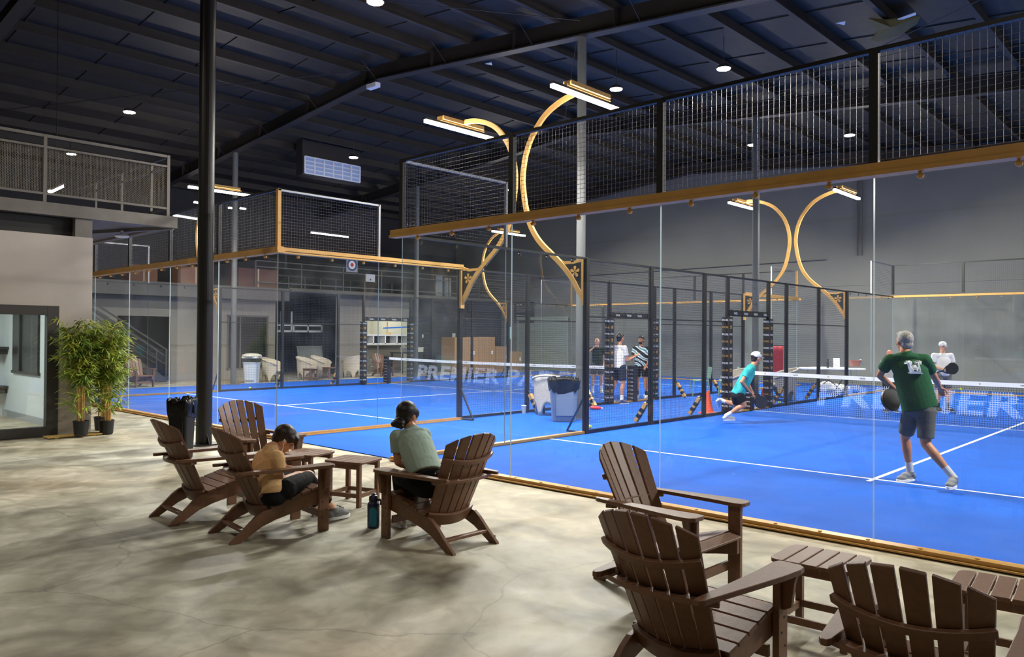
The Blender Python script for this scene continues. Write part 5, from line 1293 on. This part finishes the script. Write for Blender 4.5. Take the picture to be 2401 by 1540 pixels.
# --- running player in turquoise
J = dict(head=px(1774, 839, 15.08), neck=px(1765, 857, 15.06), chest=px(1754, 877, 15.06), pel=px(1731, 921, 15.06),
         shL=px(1757, 862, 15.24), shR=px(1758, 866, 14.90), elL=px(1752, 897, 15.32), wrL=px(1763, 917, 15.26), elR=px(1739, 895, 14.86), wrR=px(1757, 917, 14.94),
         hiL=px(1729, 926, 15.16), hiR=px(1733, 928, 14.96), knL=px(1726, 951, 15.34), knR=px(1745, 950, 14.92), anL=px(1690, 938, 15.42), anR=px(1703, 974, 15.02), toL=px(1678, 948, 15.46), toR=px(1716, 985, 15.06))
J['soleL'] = (J['anL']-J['knL']).normalized()*-.2+RT*.9+UP*.1
J['soleL'] = (RT*.85+UP*.45).normalized()
figure('player in a turquoise shirt and white cap running towards the net', J, (RT*.95+FW*.2-UP*.05), (UP+RT*.12), SK_mid, cloth('shirt_turq', (70, 190, 188), second=(40, 150, 155), scale=10), cloth('shorts_navy', (24, 28, 40)),
       (mat('shoe_white', (206, 206, 204), .6), M_white), M_white, H_brown, cap=M_white, s=1.0, voxel=.009, leg_cov=.7, build=.98, hands={'L': dict(curl=1.1), 'R': dict(curl=1.1)}, shirt_r=1.03)
racket('dark racket held low by the running turquoise shirted player', px(1784, 942, 15.05), (RT*.7-UP*.62), FW, mat('racket_dark', (58, 58, 62)), mat('racket_black', (34, 34, 36)), 1.0)

# --- far player in white
def standing(label, hx, hy, fy, w, look, sk, shirt, shorts, shoe, sock=None, hair=None, cap=None, arms=None, fx=(0, 0), build=1., face_w=None, leg_cov=.8, voxel=.011, beard=None, legs=None, hair_kind='short', **k):
    """upright figure: head centre pixel, foot pixel row, depth w. arms = pixel/depth offsets"""
    S = w/FPX; H = (fy-hy)/1.575*S*1.0; s = (fy-hy)*S/1.60
    c = px(hx, hy, w); lk = look.normalized(); lk.z = 0; lk.normalize(); rt = lk.cross(Zv)
    gx = px(hx+fx[0], fy, w); G = Vector((gx.x, gx.y, TZ)); Hh = c.z-G.z; q = Hh/1.60
    top = Vector((c.x, c.y, 0)); bt = Vector((G.x, G.y, 0))
    P = lambda a, fwd, z: bt.lerp(top, z/Hh)+rt*a*q+lk*fwd*q+Zv*(G.z+z)
    z = lambda v: v*q
    J = dict(head=c, neck=P(0, -.02, z(1.42)), chest=P(0, -.01, z(1.20)), pel=P(0, -.01, z(.93)), shL=P(-.185*build, -.02, z(1.37)), shR=P(.185*build, -.02, z(1.37)),
             hiL=P(-.09, 0, z(.90)), hiR=P(.09, 0, z(.90)), knL=P(-.12, .03, z(.49)), knR=P(.12, .03, z(.49)), anL=P(-.13, 0, z(.09)), anR=P(.13, 0, z(.09)), toL=P(-.15, .18, z(.04)), toR=P(.15, .18, z(.04)))
    J.update(elL=P(-.25*build, -.03, z(1.08)), elR=P(.25*build, -.03, z(1.08)), wrL=P(-.2, .16, z(.92)), wrR=P(.2, .16, z(.92)))
    if arms:
        for n_, (a, fo, zz) in arms.items(): J[n_] = P(a, fo, z(zz))
    if legs:
        for n_, (a, fo, zz) in legs.items(): J[n_] = P(a, fo, z(zz))
    return figure(label, J, look, Zv, sk, shirt, shorts, shoe, sock, hair, cap, s=q, voxel=voxel, leg_cov=leg_cov, build=build, beard=beard, hair_kind=hair_kind, **k), P, q
TOCAM = Vector((-FW.x, -FW.y, 0)); RTH = Vector((RT.x, RT.y, 0))
fig, P, q = standing('player in a white tee shirt and white cap waiting across the net', 2211, 812, 964, 17.9, TOCAM, SK_light, cloth('tee_white', (232, 232, 232)), cloth('shorts_grey2', (120, 118, 114)), (mat('shoe_dark', (60, 60, 62), .7), M_white), mat('sock_black', (30, 30, 32)), None, M_white,
         arms=dict(elL=(-.27, 0, 1.10), elR=(.27, 0, 1.10), wrR=(.08, .25, 1.02), wrL=(-.12, .26, 1.05)), build=1.12, hands={'L': dict(curl=.9), 'R': dict(curl=1.0)}, hair_kind='short')
b = MB(); c = px(2211, 812, 17.9)
for q_ in (-1, 1): b.ell(c+TOCAM*.088+RTH*q_*.033+Zv*.008, (.026, .02, .016))
b.build('sunglasses', M_pupil, parent=fig, world=True)
racket('black racket with a green stripe held across by the white shirted player', px(2232, 864, 17.55), (RTH*.95+Zv*.25), TOCAM, mat('racket_black', (34, 34, 36)), mat('racket_black', (34, 34, 36)), 1.05)
rk = [o for o in COL.objects if o.name.startswith('padel_racket') and o.parent is None][-1]
b = MB(); b.box(-.05, -.03, -.035, -.021, -.09, .09); b.build('stripe', mat('racket_green', (70, 210, 70), .5), rk)
standing('player partly hidden behind the green shirted player, only a ruddy head and pale shirt showing', 2086, 830, 966, 17.6, TOCAM, skin('skin_ruddy', (222, 140, 112)), cloth('shirt_pale', (178, 178, 172)), cloth('shorts_dark3', (46, 46, 50)), (mat('shoe_dark', (60, 60, 62)), M_white), M_white, None, None, build=1.)
# --- group at the second court's door
standing('man in a white and green shirt gesturing at the second court doorway', 1455, 793, 944, 19.3, (RTH*.75-TOCAM*.5), SK_mid, cloth('shirt_whitegreen', (232, 230, 228), second=(228, 224, 226), scale=4), cloth('shorts_navy2', (34, 40, 58)), (mat('shoe_navy', (70, 76, 110), .7), M_white), M_white, H_dark,
         arms=dict(elR=(.22, .06, 1.06), wrR=(.16, .36, 1.16), elL=(-.2, .12, 1.1), wrL=(-.08, .34, 1.1)), legs=dict(anL=(-.10, -.22, .14), knL=(-.11, -.02, .50), toL=(-.10, -.10, .02)), fx=(-6, 0), hands={'R': dict(curl=.3, n=Vector((0, 0, 1)))})
def striped(name):
    m = mat(name, (225, 230, 235), .8); nt = m.node_tree; bs = nt.nodes['Principled BSDF']; tc = nt.nodes.new('ShaderNodeTexCoord'); wv = nt.nodes.new('ShaderNodeTexWave'); wv.inputs['Scale'].default_value = 2.0; wv.bands_direction = 'DIAGONAL'; wv.inputs['Distortion'].default_value = 14; wv.inputs['Detail'].default_value = 1; wv.inputs['Detail Scale'].default_value = .8
    r = nt.nodes.new('ShaderNodeValToRGB'); r.color_ramp.interpolation = 'CONSTANT'; e = r.color_ramp.elements; e[0].color = (.012, .012, .014, 1); e[1].position = .42; e[1].color = (.72, .76, .8, 1); k = e.new(.92); k.color = (.05, .33, .36, 1)
    nt.links.new(tc.outputs['Object'], wv.inputs['Vector']); nt.links.new(wv.outputs['Fac'], r.inputs[0]); nt.links.new(r.outputs[0], bs.inputs['Base Color']); return m
standing('bearded man in a black and white wavy striped shirt by the net post pad', 1503, 797, 938, 20.9, (TOCAM*.8-RTH*.45), SK_tan, striped('shirt_striped'), cloth('shorts_black2', (22, 22, 25)), (mat('shoe_white', (206, 206, 204)), M_white), mat('sock_black', (30, 30, 32)), H_dark, beard=H_dark, fx=(2, 0), arms=dict(elR=(.24, .02, 1.08), wrR=(.2, .18, 1.12)), shirt_r=1.12, leg_cov=.75)
standing('man in a teal patterned shirt half hidden behind the striped man', 1526, 797, 936, 21.7, (-RTH*.7+TOCAM*.5), SK_mid, cloth('shirt_teal', (80, 150, 160), second=(30, 50, 60), scale=6), cloth('shorts_navy2', (34, 40, 58)), (mat('shoe_white', (206, 206, 204)), M_white), M_white, H_dark, fx=(3, 0))
standing('bald man in a dark green shirt holding a hand to his face', 1400, 801, 922, 23.0, (TOCAM), SK_light, cloth('shirt_dkgreen', (22, 40, 34)), cloth('shorts_khaki', (70, 72, 70)), (mat('shoe_white', (206, 206, 204)), M_white), M_white, None, arms=dict(elR=(.30, .08, 1.24), wrR=(.14, .16, 1.40)), hands={'R': dict(curl=.6)})
